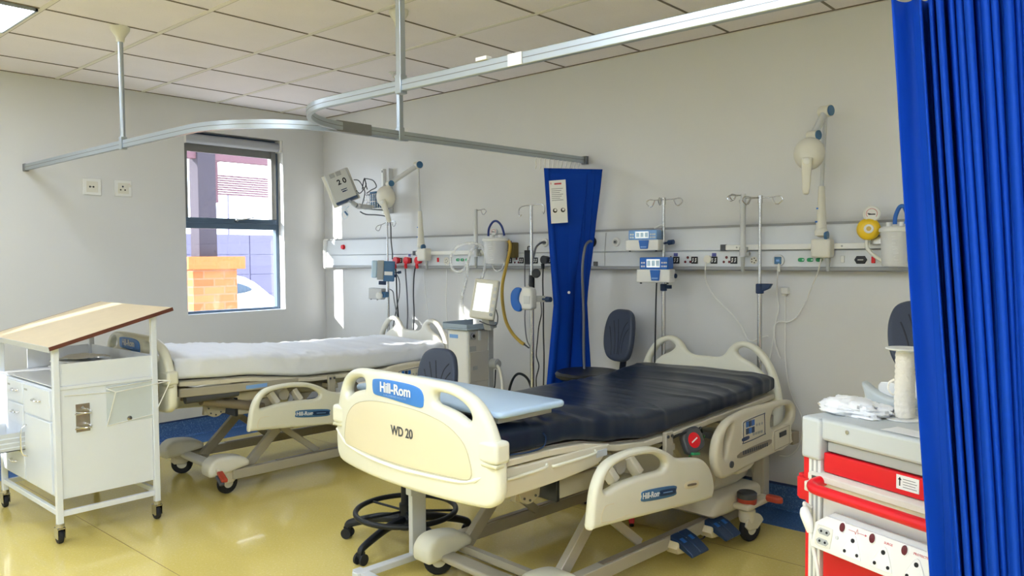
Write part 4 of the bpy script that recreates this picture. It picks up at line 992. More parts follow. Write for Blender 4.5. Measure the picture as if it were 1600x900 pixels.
wf = m.build('wire_file_rack', WHITEP, t, world=True)
m = MB(); m.box(xs+.0005, xs+.002, -2.66, -2.415, .57, .775); m.build('rack_backing', mat('rack_backing_grey', (206, 214, 218), 0.4), wf, world=True)
m = MB(); m.lathe([(.013,.0),(.013,.003),(.004,.005),(0,.005)], basis((0,1,0),(0,0,1),(1,0,0),(xs+.002,-2.545,.588)), 16); m.build('rack_stud', STEEL, wf, world=True)
# loose papers in the tray
def paper_sheet(name, label, c, w, h, rz, crumple, cat='paper', m_=PAPER, seed=1.0, lift=0.01, n=16, group=None):
    tt = MB(); vs = []; fs = []
    for j in range(n+1):
        for i in range(n+1):
            x, y = (i/n-.5)*w, (j/n-.5)*h; q = Vector((x*9+seed, y*9, seed))
            vs.append((x+crumple*.4*noise.noise(q+Vector((5,0,0))), y+crumple*.4*noise.noise(q+Vector((0,7,0))), max(.0008, lift+crumple*(noise.noise(q)+.55*noise.noise(q*2.7)+.9))))
    for j in range(n):
        for i in range(n): k = j*(n+1)+i; fs.append((k, k+1, k+n+2, k+n+1))
    o = tt.add(vs, fs).build(name, m_, None, solid=0.0008, ang=30 if crumple > .01 else 60); o.location = c; o.rotation_euler = (0, 0, rz)
    return tag(o, label, cat, group)
ps = thing('paper_stack', 'untidy stack of papers in the tray under the sloping desk top', 'papers', (1.33, -2.60, .801), 0.2)
for k in range(7):
    a = .16*sin(k*2.3); m = MB(); m.box(-.13, .13, -.095, .095, .0095*k+.0006, .0095*k+.0088, rotz(a, (.012*sin(k*1.7), .01*cos(k*2.9), 0))); m.build('sheaf', PAPER, ps, bevel=.001)
paper_sheet('paper', 'creased white paper lying loose on top of the paper stack in the tray', (1.33, -2.60, .868), .25, .19, .35, .016, seed=2.2, lift=.001)
# ================================================================= RED EMERGENCY TROLLEY
CO = Vector((5.26, -1.95, 0)); CR = -0.368
t = thing('emergency_trolley', 'red emergency drawer trolley with a grey top and red push handle, beside the large curtain', 'trolley', CO, CR)
CM = rotz(CR, CO)
W_, D_ = .64, .46
m = MB(); m.box(.015, W_-.015, .03, D_, .13, .86); m.build('body', RED, t, bevel=0.003)
for x in (0.0, W_-.055):
    m = MB(); m.box(x+.012, x+.055, .0, .03, .10, .87); po = m.build('corner_post', WHITEP, t, bevel=0.002)
    m = MB(); m.box(x+.024, x+.030, -.0015, .004, .12, .83); m.build('post_groove', GREY, po)
    m = MB(); m.box(x+.040, x+.046, -.0015, .004, .12, .83); m.build('post_groove', GREY, po)
    m = MB(); m.box(x, x+.012, .002, .03, .10, .87); m.build('post_edge', RED, po)
m = MB(); m.box(-.008, W_+.008, .0, D_+.02, .893, .958); tp = m.build('top', mat('trolley_top_grey', (196, 201, 202), .4, var=.03), t, bevel=0.010, seg=3)
for x in (-.008, W_-.062):
    m = MB(); m.box(x, x+.07, -.012, .04, .832, .957); m.build('top_corner', MATS['trolley_top_grey'], tp, bevel=0.010, seg=3)
m = MB(); m.cyl((.15, -.001, .935), (.15, -.004, .935), .006, n=12); m.build('screw', STEEL, tp)
m = MB(); m.box(.07, W_-.07, .012, .03, .862, .893); m.build('slide_board_edge', GREY, t, bevel=0.003)
m = MB(); m.box(.064, W_-.064, .024, .03, .858, .865); m.build('shadow_gap', BLACK, t)
def cart_drawer(za, zb_):
    m = MB(); m.box(.062, W_-.062, .005, .03, za, zb_); d = m.build('drawer', RED, t, bevel=0.004)
    return d
d1 = cart_drawer(.800, .858); d2 = cart_drawer(.47, .598); d3 = cart_drawer(.15, .40)
for z in (.772, .43):
    m = MB(); m.prism([(-.012, z), (-.012, z+.018), (.006, z+.026), (.03, z+.026), (.03, z)], W_-.02-.02, basis((0,1,0),(0,0,1),(1,0,0),(.02,0,0))); le = m.build('white_ledge', OFFWHITE, t, bevel=0.002)
    m = MB(); m.box(.035, .058, -.0135, -.012, z+.004, z+.014); m.build('ledge_slot', DGREY, le)
m = MB(); m.box(.062, W_-.062, .004, .03, .60, .772); m.build('white_panel', WHITEP, t, bevel=0.003)
m = MB(); m.box(.012, .06, -.02, .03, .735, .765); m.build('handle_mount', OFFWHITE, t, bevel=0.004)
m = MB(); m.tube([(.066, .0, .775), (.064, -.03, .772), (.075, -.055, .768), (.11, -.065, .766), (.25, -.066, .766), (.40, -.066, .766), (.53, -.066, .766), (.575, -.055, .768), (.58, -.02, .772), (.58, 0, .775)], .016, 14, 5); m.build('push_handle', RED, t)
for x0_, z0_, z1_, x1_ in ((-.045, .69, .77, -.012), (-.02, .755, .845, .0)):
    m = MB(); m.box(x0_, x1_, .02, .07, z0_, z1_); m.box(x0_+.008, x1_+.015, .005, .06, z0_+.01, z1_-.006); m.build('side_bracket', RED, t, bevel=0.003)
m = MB(); m.box(.302, .368, .0036, .005, .815, .853); lb = m.build('drawer_label', PAPER, d1)
m = MB(); m.box(.311, .314, .0028, .0036, .824, .84); m.prism([(.3075,.84),(.3175,.84),(.3125,.848)], .0008, basis((1,0,0),(0,0,1),(0,-1,0),(0,.0036,0))); m.build('label_arrow', INK, lb)
m = MB()
for i in range(4): m.box(.322, .362-.004*(i % 2), .003, .0036, .822+.007*i, .8235+.007*i)
m.build('label_print', PRINT, lb)
for x in (.05, W_-.05):
    for y in (.06, D_-.05):
        m = MB(); m.cyl((x, y, .085), (x, y, .13), .014); m.bar((x-.02, y, .06), (x+.02, y, .10), .03, .012); fk = m.build('castor', GREY, t)
        a, b = MB(), MB(); wheel(a, b, (x-.015, y, .045), (0,1,0), .045, .025); a.build('tyre', RUBBER, fk); b.build('hub', GREY, fk)
# power strip fixed on the trolley front
pt = thing('power_strip', 'white surge-protected power strip with four three-pin outlets on the red trolley front', 'power strip', CM @ Vector((.08, -.03, .61)), CR)
PO = Matrix.Translation((-.08, .03, -.61))
PM = PO @ Matrix.Translation((.078, -.050, .592)) @ Matrix.Rotation(radians(-14), 4, 'X') @ XZ()
PL = .58
m = MB(); m.prism([(0,0),(.10,0),(.10,.004),(.0,.004)], .001, PM); m = MB()
m.plate([(0.0,0),(PL,0),(PL,.098),(.035,.098),(0,.07)], (), .03, .004, M=PM); hs = m.build('housing', WHITEP, pt, ang=50)
m = MB(); m.plate([(.033,.0975),(PL,.0975),(PL,.113),(.05,.113)], (), .024, .003, M=PM @ Matrix.Translation((0,0,-.006))); m.build('top_bevel', LGREY, pt)
zf = .0155
def disc(mb, x, y, r, z=zf, h=.001, sx=1.0): mb.lathe([(0, z), (r, z), (r, z+h), (0, z+h)], PM @ Matrix.Translation((x, y, 0)) @ Matrix.Diagonal((sx,1,1,1)), 14)
for k in range(4):
    x = .135+.095*k
    m = MB(); m.plate(cat2([(x-.026,.012),(x+.026,.012),(x+.031,.02),(x+.008,.068),(x-.008,.068),(x-.031,.02)], 3), (), .004, .0015, M=PM @ Matrix.Translation((0,0,zf))); so_ = m.build('socket_plate', PAPER, pt)
    for hx_, hy_, hr_ in ((x,.058,.0062),(x-.02,.024,.0048),(x+.02,.024,.0048)): m = MB(); disc(m, hx_, hy_, hr_, zf+.0018); m.build('pin_hole', INK, so_)
m = MB(); m.plate(cat2([(.015,.012),(.062,.012),(.066,.02),(.066,.062),(.060,.068),(.020,.068),(.013,.06)], 3), (), .005, .002, M=PM @ Matrix.Translation((0,0,zf))); eu = m.build('euro_sockets', OFFWHITE, pt)
for y in (.025, .053):
    m = MB(); m.plate([(.018,y),(.026,y-.009),(.054,y-.009),(.061,y),(.054,y+.008),(.026,y+.008)], (), .002, .0006, M=PM @ Matrix.Translation((0,0,zf+.003))); e2 = m.build('euro_recess', GREY, eu)
    for hx_ in (.031, .050): m = MB(); disc(m, hx_, y, .0035, zf+.004); m.build('pin_hole', INK, e2)
for k in range(5):
    x = .095+.096*k
    m = MB(); m.lathe([(0,.004),(.0115,.003),(.0125,0)], PM @ Matrix.Translation((x,.083,zf-.002)) @ Matrix.Diagonal((.85,1.35,1,1)), 16); s1 = m.build('switch_surround', PAPER, pt)
    m = MB(); m.lathe([(0,.006),(.009,.005),(.0098,.001)], PM @ Matrix.Translation((x,.083,zf-.001)) @ Matrix.Diagonal((.85,1.35,1,1)), 16); m.build('switch', MAROON, s1)
def beat(xa, xb):
    m = MB(); y = .083; c = (xa+xb)/2
    m.tube([PM @ Vector((x, yy, zf+.0006)) for x, yy in [(xa,y),(c-.006,y),(c-.003,y-.006),(c+.001,y+.009),(c+.004,y-.003),(c+.006,y),(xb,y)]], .0006, 5, 1)
    m.prism([(xb,y-.003),(xb+.006,y),(xb,y+.003)], .0006, PM @ Matrix.Translation((0,0,zf))); m.build('heartbeat_mark', REDINK, pt)
beat(.115, .168); beat(.403, .456)
text('red_lettering', 'SURGE', .0085, REDINK, pt, PM @ Matrix.Translation((.239,.083,zf)), .0004)
text('red_lettering', 'PROTECTED', .0085, REDINK, pt, PM @ Matrix.Translation((.335,.083,zf)), .0004)
m = MB(); disc(m, .083, .05, .005, zf, .002); m.build('indicator', LGREY, pt)
pc = thing('power_lead', 'thick white plug and cord hanging down the red trolley front', 'cable', CM @ Vector((.05, -.04, .66)), CR)
IO = Matrix.Translation((-.05, .04, -.66))
m = MB(IO); m.tube([(.030,-.032,.685),(.040,-.045,.68),(.055,-.05,.66),(.066,-.05,.63)], lambda q: .010+.006*sin(pi*q), 10, 5); m.build('plug', WHITEP, pc)
m = MB(IO); m.tube([(.064,-.05,.635),(.082,-.055,.58),(.098,-.055,.52),(.105,-.055,.44),(.10,-.05,.30),(.11,-.05,.16)], .0055, 8, 6); m.tube([(.030,-.032,.688),(.024,-.03,.70),(.022,-.02,.695),(.03,-.008,.685)], .006, 8, 5); m.build('cord', WHITEP, pc)
# things on top of it
tz = .9585
sp = onZ(1413, 655, tz)
t = thing('tape_spool', 'white spool of cotton tape standing on the red trolley', 'spool', (sp.x, sp.y, tz))
m = MB(); m.lathe([(0,0),(.052,0),(.053,.002),(.052,.004),(.024,.005),(.024,.202),(.048,.203),(.053,.206),(.051,.209),(.02,.210),(.012,.206),(0,.206)], n=32); m.build('reel', WHITEP, t)
prof = [(.023,.006)]+[(.0255+.001*sin(k*1.9)++.0025*(1-k/40), .008+k*.0048) for k in range(40)]+[(.023,.201)]
m = MB(); m.lathe(prof, n=28); m.build('wound_tape', COTTON, t)
m = MB(); m.tube([(-.025,-.010,.115),(-.038,-.015,.105),(-.040,-.014,.085),(-.029,-.012,.07),(-.024,-.008,.075)], .004, 8, 5, flat=.4); m.build('loose_tape_end', COTTON, t)
a = onZ(1330, 645, tz); m = MB(); vs = []; fs = []; nu, nv = 64, 28
for j in range(nv+1):
    for i in range(nu):
        th, ph = 2*pi*i/nu, pi*j/nv; n_ = Vector((sin(ph)*cos(th), sin(ph)*sin(th), cos(ph)))
        d = 1+.30*noise.noise(n_*1.7+Vector((3,1,7)))+.16*ridge(n_*3.1+Vector((1,5,2)))+.10*ridge(n_*6.3)
        vs.append((n_.x*.098*d, n_.y*.068*d, max(0.0, .014+n_.z*.030*d)))
for j in range(nv):
    for i in range(nu): fs.append((j*nu+i, (j+1)*nu+i, (j+1)*nu+(i+1) % nu, j*nu+(i+1) % nu))
o = m.add(vs, fs).build('plastic_bag', BAG, None, ang=50); o.location = (a.x+.01, a.y, tz); o.rotation_euler = (0, 0, CR)
tag(o, 'crumpled thin white plastic bag on the left of the red trolley top', 'bag')
a = onZ(1368, 640, tz)
t = thing('tissue_packet', 'pale grey opened packet behind the tape spool, its flap sticking up', 'packet', (a.x+.04, a.y+.06, tz), CR+.3)
m = MB(); m.plate(cat2([(-.09,.0),(.05,.0),(.055,.035),(.0,.03),(-.05,.045),(-.095,.075),(-.085,.03)], 3), (), .05, .01, M=XZ((0,0,.0))); m.build('packet_body', mat('packet_grey', (206, 214, 216), 0.4, var=0.08, scale=20), t, ang=60)
m = MB(); m.plate(cat2([(-.05,.04),(.02,.03),(.05,.05),(.02,.07),(-.05,.075)], 3), (), .012, .004, M=XZ((0,.02,0))); m.build('packet_flap', PAPER, t)
a = onZ(1440, 640, tz)
t = thing('carton', 'small white carton behind the tape spool, against the curtain edge', 'box', (a.x+.03, a.y+.08, tz), CR)
m = MB(); m.box(-.06, .06, -.04, .04, 0, .075); m.build('carton_body', PAPER, t, bevel=0.002)
m = MB(); m.box(-.045, .03, -.0412, -.04, .02, .05); m.build('carton_label', SKYP, t)
a = onZ(1415, 672, tz); paper_sheet('paper', 'flat white paper at the front edge of the red trolley, below the tape spool', (a.x+.02, a.y-.03, tz), .13, .07, CR, .0015, seed=9.0, lift=.0)
# ================================================================= WALL SERVICES
def W(u, v, d=0.0): return onY(u, v, -d)
def TW(name, label, cat, p, group=None): return thing(name, label, cat, p, 0.0, group)
def bp(mb, name, m, par, **k): return mb.build(name, m, par, world=True, **k)
FD = .082
def bedhead(label, xa, xb):
    t = TW('bedhead_panel', label, 'bedhead unit', ((xa+xb)/2, -.04, 1.48))
    def ext(prof, a=xa, b=xb): m = MB(); m.prism([(-d, z) for d, z in prof], b-a, basis((0,1,0),(0,0,1),(1,0,0),(a,0,0))); return m
    bp(ext([(0,1.47),(.080,1.47),(.066,1.592),(.06,1.6),(0,1.6)]), 'upper_panel', PANEL, t)
    bp(ext([(0,1.374),(FD,1.374),(FD,1.462),(.07,1.47),(0,1.47)]), 'socket_channel', PANEL, t, bevel=0.002)
    bp(ext([(0,1.350),(.078,1.350),(.088,1.357),(.088,1.372),(.082,1.374),(0,1.374)]), 'bottom_lip', LIP, t)
    bp(ext([(0,1.6),(.062,1.6),(.055,1.614),(0,1.614)]), 'top_lip', LIP, t)
    return t
LU = bedhead('long pale service panel on the back wall above the white-sheeted bed', .135, 2.992)
RU = bedhead('long pale service panel on the back wall above the navy bed', 2.998, 5.45)
m = MB(); m.prism([(0,1.345),(-.095,1.345),(-.10,1.36),(-.10,1.60),(-.09,1.615),(0,1.615)], .028, basis((0,1,0),(0,0,1),(1,0,0),(.108,0,0))); bp(m, 'end_cap', WHITEP, LU, bevel=0.008)
for u in (945,):
    p = W(u, 390, FD); m = MB(); m.box(p.x-.002, p.x+.002, -.0835, -.06, 1.376, 1.468); bp(m, 'joint', LIP, RU); m = MB(); m.add([(p.x-.002,-.0815,1.47),(p.x+.002,-.0815,1.47),(p.x+.002,-.0675,1.592),(p.x-.002,-.0675,1.592)], [(0,1,2,3)]); bp(m, 'joint', LIP, RU, solid=.001)
FM = lambda u, v, d=FD: basis((1,0,0),(0,0,1),(0,-1,0), W(u, v, d))
def rnd(mb, M, r, h, n=16, z=0.0, r2=None): mb.lathe([(0,z),(r,z),(r if r2 is None else r2,z+h),(0,z+h)], M, n)
def rocker(par, u, v):
    M = FM(u, v); m = MB(); m.box(-.021,.021,-.021,.021,0,.006,M); r = bp(m, 'switch_block', BLACK, par, bevel=0.002)
    for sx in (-.009, .009):
        m = MB(); m.prism([(sx-.006,-.012),(sx+.001,-.012),(sx+.006,.0),(sx-.001,.0)], .0075, M); bp(m, 'switch_mark', PAPER, r)
        m = MB(); m.prism([(sx-.003,.003),(sx+.004,.003),(sx+.006,.012),(sx-.001,.012)], .0075, M); bp(m, 'switch_mark', PAPER, r)
def pins(par, u, v):
    M = FM(u, v); m = MB(); m.plate(cat2(mirror([(0,.028),(.014,.022),(.03,-.014),(.026,-.024),(0,-.026)]), 3), (), .004, .0015, M=M); s = bp(m, 'socket_plate', PANEL, par)
    for x, y, r in ((0,.014,.0085),(-.017,-.012,.0075),(.017,-.012,.0075)):
        m = MB(); rnd(m, M @ Matrix.Translation((x,y,.001)), r, .0025, 14); bp(m, 'pin_shutter', MAROON, s)
def bluetag(par, u, v): m = MB(); m.box(-.013,.013,-.01,.01,0,.003,FM(u, v)); bp(m, 'blue_tag', mat('tag_violet', (92, 96, 160), .5), par)
for u in (1048.5, 1075, 1135.5): pins(RU, u, 406)
for u in (1057, 1085.5, 1116, 1147): rocker(RU, u, 406.5)
for u in (1056, 1116): bluetag(RU, u, 398)
for u in (807.5,): pins(LU, u, 407.5)
for u in (626, 641, 656, 797, 815, 837, 858): rocker(LU, u, 407)
for u in (640, 797): bluetag(LU, u, 399)
M = FM(760, 408); m = MB(); m.box(-.012,.012,-.022,.022,0,.006,M); bp(m, 'switch_block', BLACK, LU, bevel=.002)
for u, par in ((715.5, LU), (722.5, LU), (730, LU), (1252, RU), (1266, RU), (1280, RU)):
    m = MB(); M = FM(u, 406); m.plate(cat2([(-.014,-.009),(.014,-.009),(.014,.009),(-.014,.009)], 3), (), .012, .003, M=M); g = bp(m, 'gas_outlet', GREEN, par); m = MB(); m.box(.008,.018,-.004,.004,0,.012,M); bp(m, 'outlet_pin', mat('pale_green', (170, 214, 190), .4), g)
for u, par in ((685, LU), (1365, RU)):
    m = MB(); m.box(-.009,.009,-.017,.017,0,.009,FM(u, 406)); bp(m, 'red_button', RED, par, bevel=.002)
m = MB(); rnd(m, FM(537, 386, .076), .022, .02, 18, r2=.018); bp(m, 'alarm_button', RED, LU)
for u, v, par in ((698, 408, LU), (1178, 407, RU)):
    M = FM(u, v); m = MB(); rnd(m, M, .022 if par is RU else .032, .004, 20); o = bp(m, 'data_outlet', OFFWHITE, par)
    for a in range(5): m = MB(); rnd(m, M @ Matrix.Translation((.013*cos(a*1.26),.013*sin(a*1.26),.004)), .0035, .001, 8); bp(m, 'outlet_hole', INK, o)
M = FM(1217, 407); m = MB(); rnd(m, M, .033, .012, 24); o = bp(m, 'call_socket', LGREY, RU); m = MB(); m.box(-.02,.02,-.02,.02,.012,.018,M); o2 = bp(m, 'socket_face', TEAL, o, bevel=.003); m = MB(); m.box(-.008,.010,-.006,.006,.018,.019,M); bp(m, 'face_mark', SKYP, o2)
M = FM(1317, 405); m = MB(); m.box(-.009,.009,-.018,.018,0,.008,M); bp(m, 'white_switch', WHITEP, RU, bevel=.002)
M = FM(1345, 406); m = MB(); m.plate([(-.032,0),(-.02,-.02),(.02,-.02),(.032,0),(.02,.02),(-.02,.02)], (), .012, .003, M=M); o = bp(m, 'black_socket', BLACK, RU); m = MB(); m.box(-.014,.014,-.003,.003,.006,.007,M); bp(m, 'socket_text', GREY, o)
M = FM(931, 412); m = MB(); m.box(-.017,.017,-.014,.014,0,.006,M); bp(m, 'data_port', DGREY, RU, bevel=.002)
for u, v, par in ((963, 378, RU), (852, 379, LU)):
    M = FM(u, v, .076); m = MB(); rnd(m, M, .031, .010, 28, r2=.028); o = bp(m, 'gas_terminal', WHITEP, par); m = MB(); rnd(m, M, .014, .016, 18); o2 = bp(m, 'terminal_bore', GREY, o); m = MB(); rnd(m, M, .006, .018, 12); bp(m, 'bore_centre', INK, o2)
M = FM(925, 378, .076); m = MB(); rnd(m, M, .036, .012, 28, r2=.033); o = bp(m, 'gas_terminal', BLACK, RU); m = MB(); rnd(m, M, .018, .02, 20); bp(m, 'terminal_bore', GREY, o)
# equipment rails
def eq_rail(par, xa, xb, z):
    m = MB(); m.box(xa, xb, -.112, -.10, z-.015, z+.015); r = bp(m, 'equipment_rail', WHITEP, par, bevel=.002)
    k = max(2, int((xb-xa)/.35))
    for i in range(k):
        x = xa+.08+(xb-xa-.16)*i/(k-1); m = MB(); m.cyl((x,-.10,z), (x,-.072,z), .009, n=10); bp(m, 'rail_spacer', GREY, r); m = MB(); m.cyl((x,-.114,z), (x,-.112,z), .005, n=10); bp(m, 'rail_screw', GREY, r)
    m = MB(); m.box(xa-.02, xa+.012, -.116, -.097, z-.018, z+.018); bp(m, 'rail_end_cap', DGREY, r, bevel=.002)
eq_rail(RU, W(1131, 387, .11).x, 5.40, W(1131, 387, .11).z)
eq_rail(LU, W(648, 396, .11).x, W(792, 394, .11).x, W(700, 395, .11).z)
# ---- wall sockets on the left wall
for name, lab, u, v, kind in (('wall_socket', 'small white two-pin outlet plate on the left wall, farther from the window', 143.5, 292, 0), ('wall_socket', 'white three-pin socket plate on the left wall, beside the two-pin plate', 192, 294.5, 1)):
    p = onX(u, v, 0); t = TW(name, lab, 'wall socket', p)
    M = basis((0,1,0),(0,0,1),(1,0,0), p)
    m = MB(); m.box(-.063,.063,-.061,.061,0,.009,M); pl = bp(m, 'face_plate', WHITEP, t, bevel=.003)
    m = MB(); m.box(-.040,.040,-.04,.04,.009,.0105,M); inn = bp(m, 'inner_plate', OFFWHITE, pl, bevel=.001)
    hs = [(-.012,0,.007),(.012,0,.007),(0,0,.003)] if kind == 0 else [(0,.013,.007),(-.016,-.012,.006),(.016,-.012,.006)]
    for x, y, r in hs: m = MB(); rnd(m, M @ Matrix.Translation((x-.004,y,.0102)), r, .0006, 12); bp(m, 'pin_hole', INK, inn)
    if kind:
        m = MB(); m.box(.036,.058,.012,.03,.009,.012,M); bp(m, 'rocker_switch', OFFWHITE, pl); m = MB(); m.box(.036,.05,.034,.036,.009,.0098,M); bp(m, 'red_mark', REDINK, pl)
# ---- hooks
def hook_loop(mb, p, d, s=1.0):
    """wire bottle hook running out from p along d and curling back up"""
    p = Vector(p); d = Vector(d).normalized(); u = Vector((0,0,1))
    mb.tube([p, p+d*.06*s, p+d*.105*s+u*.004, p+d*.125*s-u*.014*s, p+d*.105*s-u*.036*s, p+d*.085*s-u*.036*s, p+d*.07*s-u*.012*s, p+d*.064*s+u*.002], .0032, 7, 6)
def iv_top(par, p, dirs, s=1.0):
    for d in dirs: m = MB(); hook_loop(m, p, d, s); bp(m, 'hanging_hook', STEEL, par)
    m = MB(); m.cyl(Vector(p)-Vector((0,0,.03)), Vector(p)+Vector((0,0,.012)), .013, n=14); bp(m, 'top_cap', STEEL, par)
def iv_pole(label, u, v, d, zlow, zmid, dirs, rt=.009, rb=.013):
    p = W(u, v, d); t = TW('drip_pole', label, 'drip pole', (p.x, p.y, zlow))
    m = MB(); m.cyl((p.x,p.y,zmid), (p.x,p.y,p.z), rt, n=14); bp(m, 'upper_tube', STEEL, t)
    m = MB(); m.cyl((p.x,p.y,zlow), (p.x,p.y,zmid+.02), rb, n=16); bp(m, 'lower_tube', STEEL, t)
    iv_top(t, p, dirs); return t, p
def clamp_knob(par, c, d, r=.016, l=.05):
    c = Vector(c); d = Vector(d).normalized(); m = MB(); m.cyl(c, c+d*l, .007, n=10); k = bp(m, 'clamp_screw', NAVY, par); m = MB(); m.cyl(c+d*l*.7, c+d*(l+.02), r, r*.9, n=12); bp(m, 'clamp_knob', NAVY, k)
iA, pA = iv_pole('steel drip pole with two stacked infusion pumps behind the navy bed', 1037, 312, .13, .30, W(1037, 452, .13).z, [(-1,.05,0),(1,.05,0),(.3,-1,0)])
m = MB(); z = W(1037, 449, .13).z; m.lathe([(.014,-.022),(.021,-.02),(.021,.02),(.014,.022)], Matrix.Translation((pA.x,pA.y,z)), 18); m.bar((pA.x+.015,pA.y,z+.004), (pA.x+.055,pA.y-.01,z+.004), .02, .022); cl_ = bp(m, 'height_collar', NAVY, iA, bevel=.002)
iB, pB = iv_pole('steel drip pole without pumps, right of the two-pump pole', 1188, 309, .13, .30, W(1188, 449, .13).z, [(1,.05,0),(-1,.05,0),(-.45,-1,0)])
m = MB(); z = W(1188, 451, .13).z; m.lathe([(.015,-.028),(.022,-.026),(.022,.026),(.015,.028)], Matrix.Translation((pB.x,pB.y,z)), 18); m.prism([(-.005,-.02),(.045,.002),(.06,.028),(-.005,.028)], .026, XZ((pB.x+.012,pB.y+.013,z))); bp(m, 'height_collar', NAVY, iB, bevel=.003)
iL, pL = iv_pole('slim steel drip pole behind the headboard of the white-sheeted bed', 605, 347, .135, .30, 1.25, [(1,-.1,0),(-1,-.25,-.35)], .007, .010)
# rail mounted white drip poles
def rail_pole(label, u, vt, vb, dirs, s=1.0):
    a, b = W(u, vt, .135), W(u+1, vb, .135); t = TW('rail_drip_pole', label, 'drip pole', b)
    m = MB(); m.cyl((a.x,a.y,b.z), (a.x,a.y,a.z), .0155, n=16); bp(m, 'tube', LGREY, t)
    m = MB(); m.cyl((a.x,a.y,b.z-.09), (a.x,a.y,b.z-.005), .009, .013, n=12); bp(m, 'lower_spigot', GREY, t)
    m = MB(); m.box(a.x-.022,a.x+.022,-.135,-.098,b.z,b.z+.05); m.cyl((a.x+.02,-.12,b.z+.012), (a.x+.035,-.12,b.z+.012), .012, n=12); bp(m, 'rail_mount', GREY, t, bevel=.003)
    for d in dirs: m = MB(); hook_loop(m, Vector((a.x,a.y,a.z-.008)), d, s); bp(m, 'hanging_hook', STEEL, t)
rail_pole('white drip pole clamped to the wall rail, beside the bare steel pole', 1161, 303, 400, [(-1,-.1,0),(-.5,-1,0)], .72)
rail_pole('white drip pole clamped to the wall rail above the ventilator', 743, 327, 400, [(1,-.05,0)], .9)
# ---- infusion pumps on pole A
def pump(label, u0, v0, u1, v1, d, small=False):
    c = W((u0+u1)/2, (v0+v1)/2, d); a = W(u0, v1, d); b = W(u1, v0, d); w, h = b.x-a.x, b.z-a.z
    t = TW('infusion_pump', label, 'infusion pump', c)
    M = basis((1,0,0),(0,0,1),(0,-1,0), c) @ Matrix.Rotation(radians(14), 4, 'Y')
    m = MB(); m.box(-w*.50,w*.42,-h*.5,h*.02,-.06,.05,M); o = bp(m, 'lower_case', WHITEP, t, bevel=.006)
    m = MB(); m.box(-w*.42,w*.36,h*.02,h*.5,-.07,.045,M); up = bp(m, 'display_case', SKYP if small else BLUEP, t, bevel=.006)
    m = MB(); m.box(-w*.22,w*.14,h*.10,h*.42,.045,.048,M); sc = bp(m, 'display', SCREEN, up)
    for i in range(3): m = MB(); m.box(-w*.20+w*.12*i,-w*.11+w*.12*i,h*.15,h*.37,.048,.0484,M); bp(m, 'display_text', mat('lcd_text', (196, 222, 238), .4), sc)
    for x in (-.35, -.29, .20, .26, .31):
        for y in (.14, .28): m = MB(); rnd(m, M @ Matrix.Translation((w*x, h*y, .045)), .0055, .002, 8); bp(m, 'key', PAPER if x < 0 else LGREY, up)
    m = MB(); m.prism([(-w*.12,h*.0),(w*.16,h*.0),(w*.13,-h*.42),(-w*.08,-h*.42)], .012, M @ Matrix.Translation((0,0,.046))); k = bp(m, 'door_latch', BLUEP, o, bevel=.003)
    m = MB(); m.box(-w*.06,w*.10,-h*.36,-h*.30,.058,.06,M); bp(m, 'latch_mark', SKYP, k)
    for x in (-w*.40, w*.33): m = MB(); m.cyl(M @ Vector((x,-h*.55,.03)), M @ Vector((x,-h*.48,.03)), .007, n=10); bp(m, 'foot', BLACK, o)
    return t, c, w, h
t, c, w_, h_ = pump('upper pale blue and white infusion pump on the two-pump drip pole', 984, 359, 1034, 392, .21, True)
clamp_knob(t, (pA.x+.014,pA.y-.02,W(1045,380,.13).z), (1,-.1,.1))
m = MB(); m.box(c.x+.04, pA.x-.0135, c.y+.02, pA.y+.02, c.z-.05, c.z+.045); bp(m, 'pole_clamp', LGREY, t, bevel=.004)
m = MB(); m.tube([(c.x+.06,c.y,c.z+.07),(c.x+.09,c.y+.01,c.z+.085),(c.x+.10,c.y+.03,c.z+.085)], .006, 8, 4); bp(m, 'carry_handle', LGREY, t)
t, c, w_, h_ = pump('lower darker blue and white infusion pump on the two-pump drip pole', 1001, 402, 1052, 441, .23)
clamp_knob(t, (pA.x+.03,pA.y-.02,W(1055,431,.13).z), (1,-.1,0))
m = MB(); m.box(pA.x-.03, pA.x+.03, c.y+.03, pA.y-.0135, c.z-.04, c.z+.03); bp(m, 'pole_clamp', GREY, t, bevel=.004)
def cable(label, pts, r, m_, name='cable', cat='cable', plugs=(), group=None, n=8, sub=8):
    P = [Vector(p) for p in pts]; t = TW(name, label, cat, P[0], group)
    m = MB(); m.tube(P, r, n, sub); bp(m, 'cord', m_, t)
    for c, d, rr, l, mm in plugs:
        c = Vector(c); d = Vector(d).normalized(); m = MB(); m.cyl(c, c+d*l, rr, rr*.85, n=16); bp(m, 'plug', mm, t)
    return t
def WP(d, *uv): return [W(u, v, dd) for u, v, dd in [(q+(d,))[:3] for q in uv]]
cable('dark cable dropping from the lower infusion pump behind the navy bed', [W(1026,442,.23), W(1025,470,.22), W(1024,520,.21), W(1023,570,.2), W(1023,600,.2)], .0045, BLACK)
cable('white cable from a panel socket drooping to the right over the navy headboard', WP(.05,(1104,408,.10),(1102,420,.11),(1104,442,.06),(1118,465,.03),(1140,487),(1157,508),(1168,529),(1176,533),(1187,528,.04),(1200,525)), .004, WHITEP, plugs=[(W(1105,405,.105),(0,1,0),.024,.022,OFFWHITE)])
cable('white cord from the round call socket, kinked halfway down the wall', WP(.03,(1217,412,.10),(1215,424,.11),(1214,450,.04),(1215,468),(1217,480),(1213,500),(1210,516),(1211,535),(1216,552),(1220,560)), .004, WHITEP, plugs=[(W(1217,413,.105),(0,0,-1),.008,.04,WHITEP)])
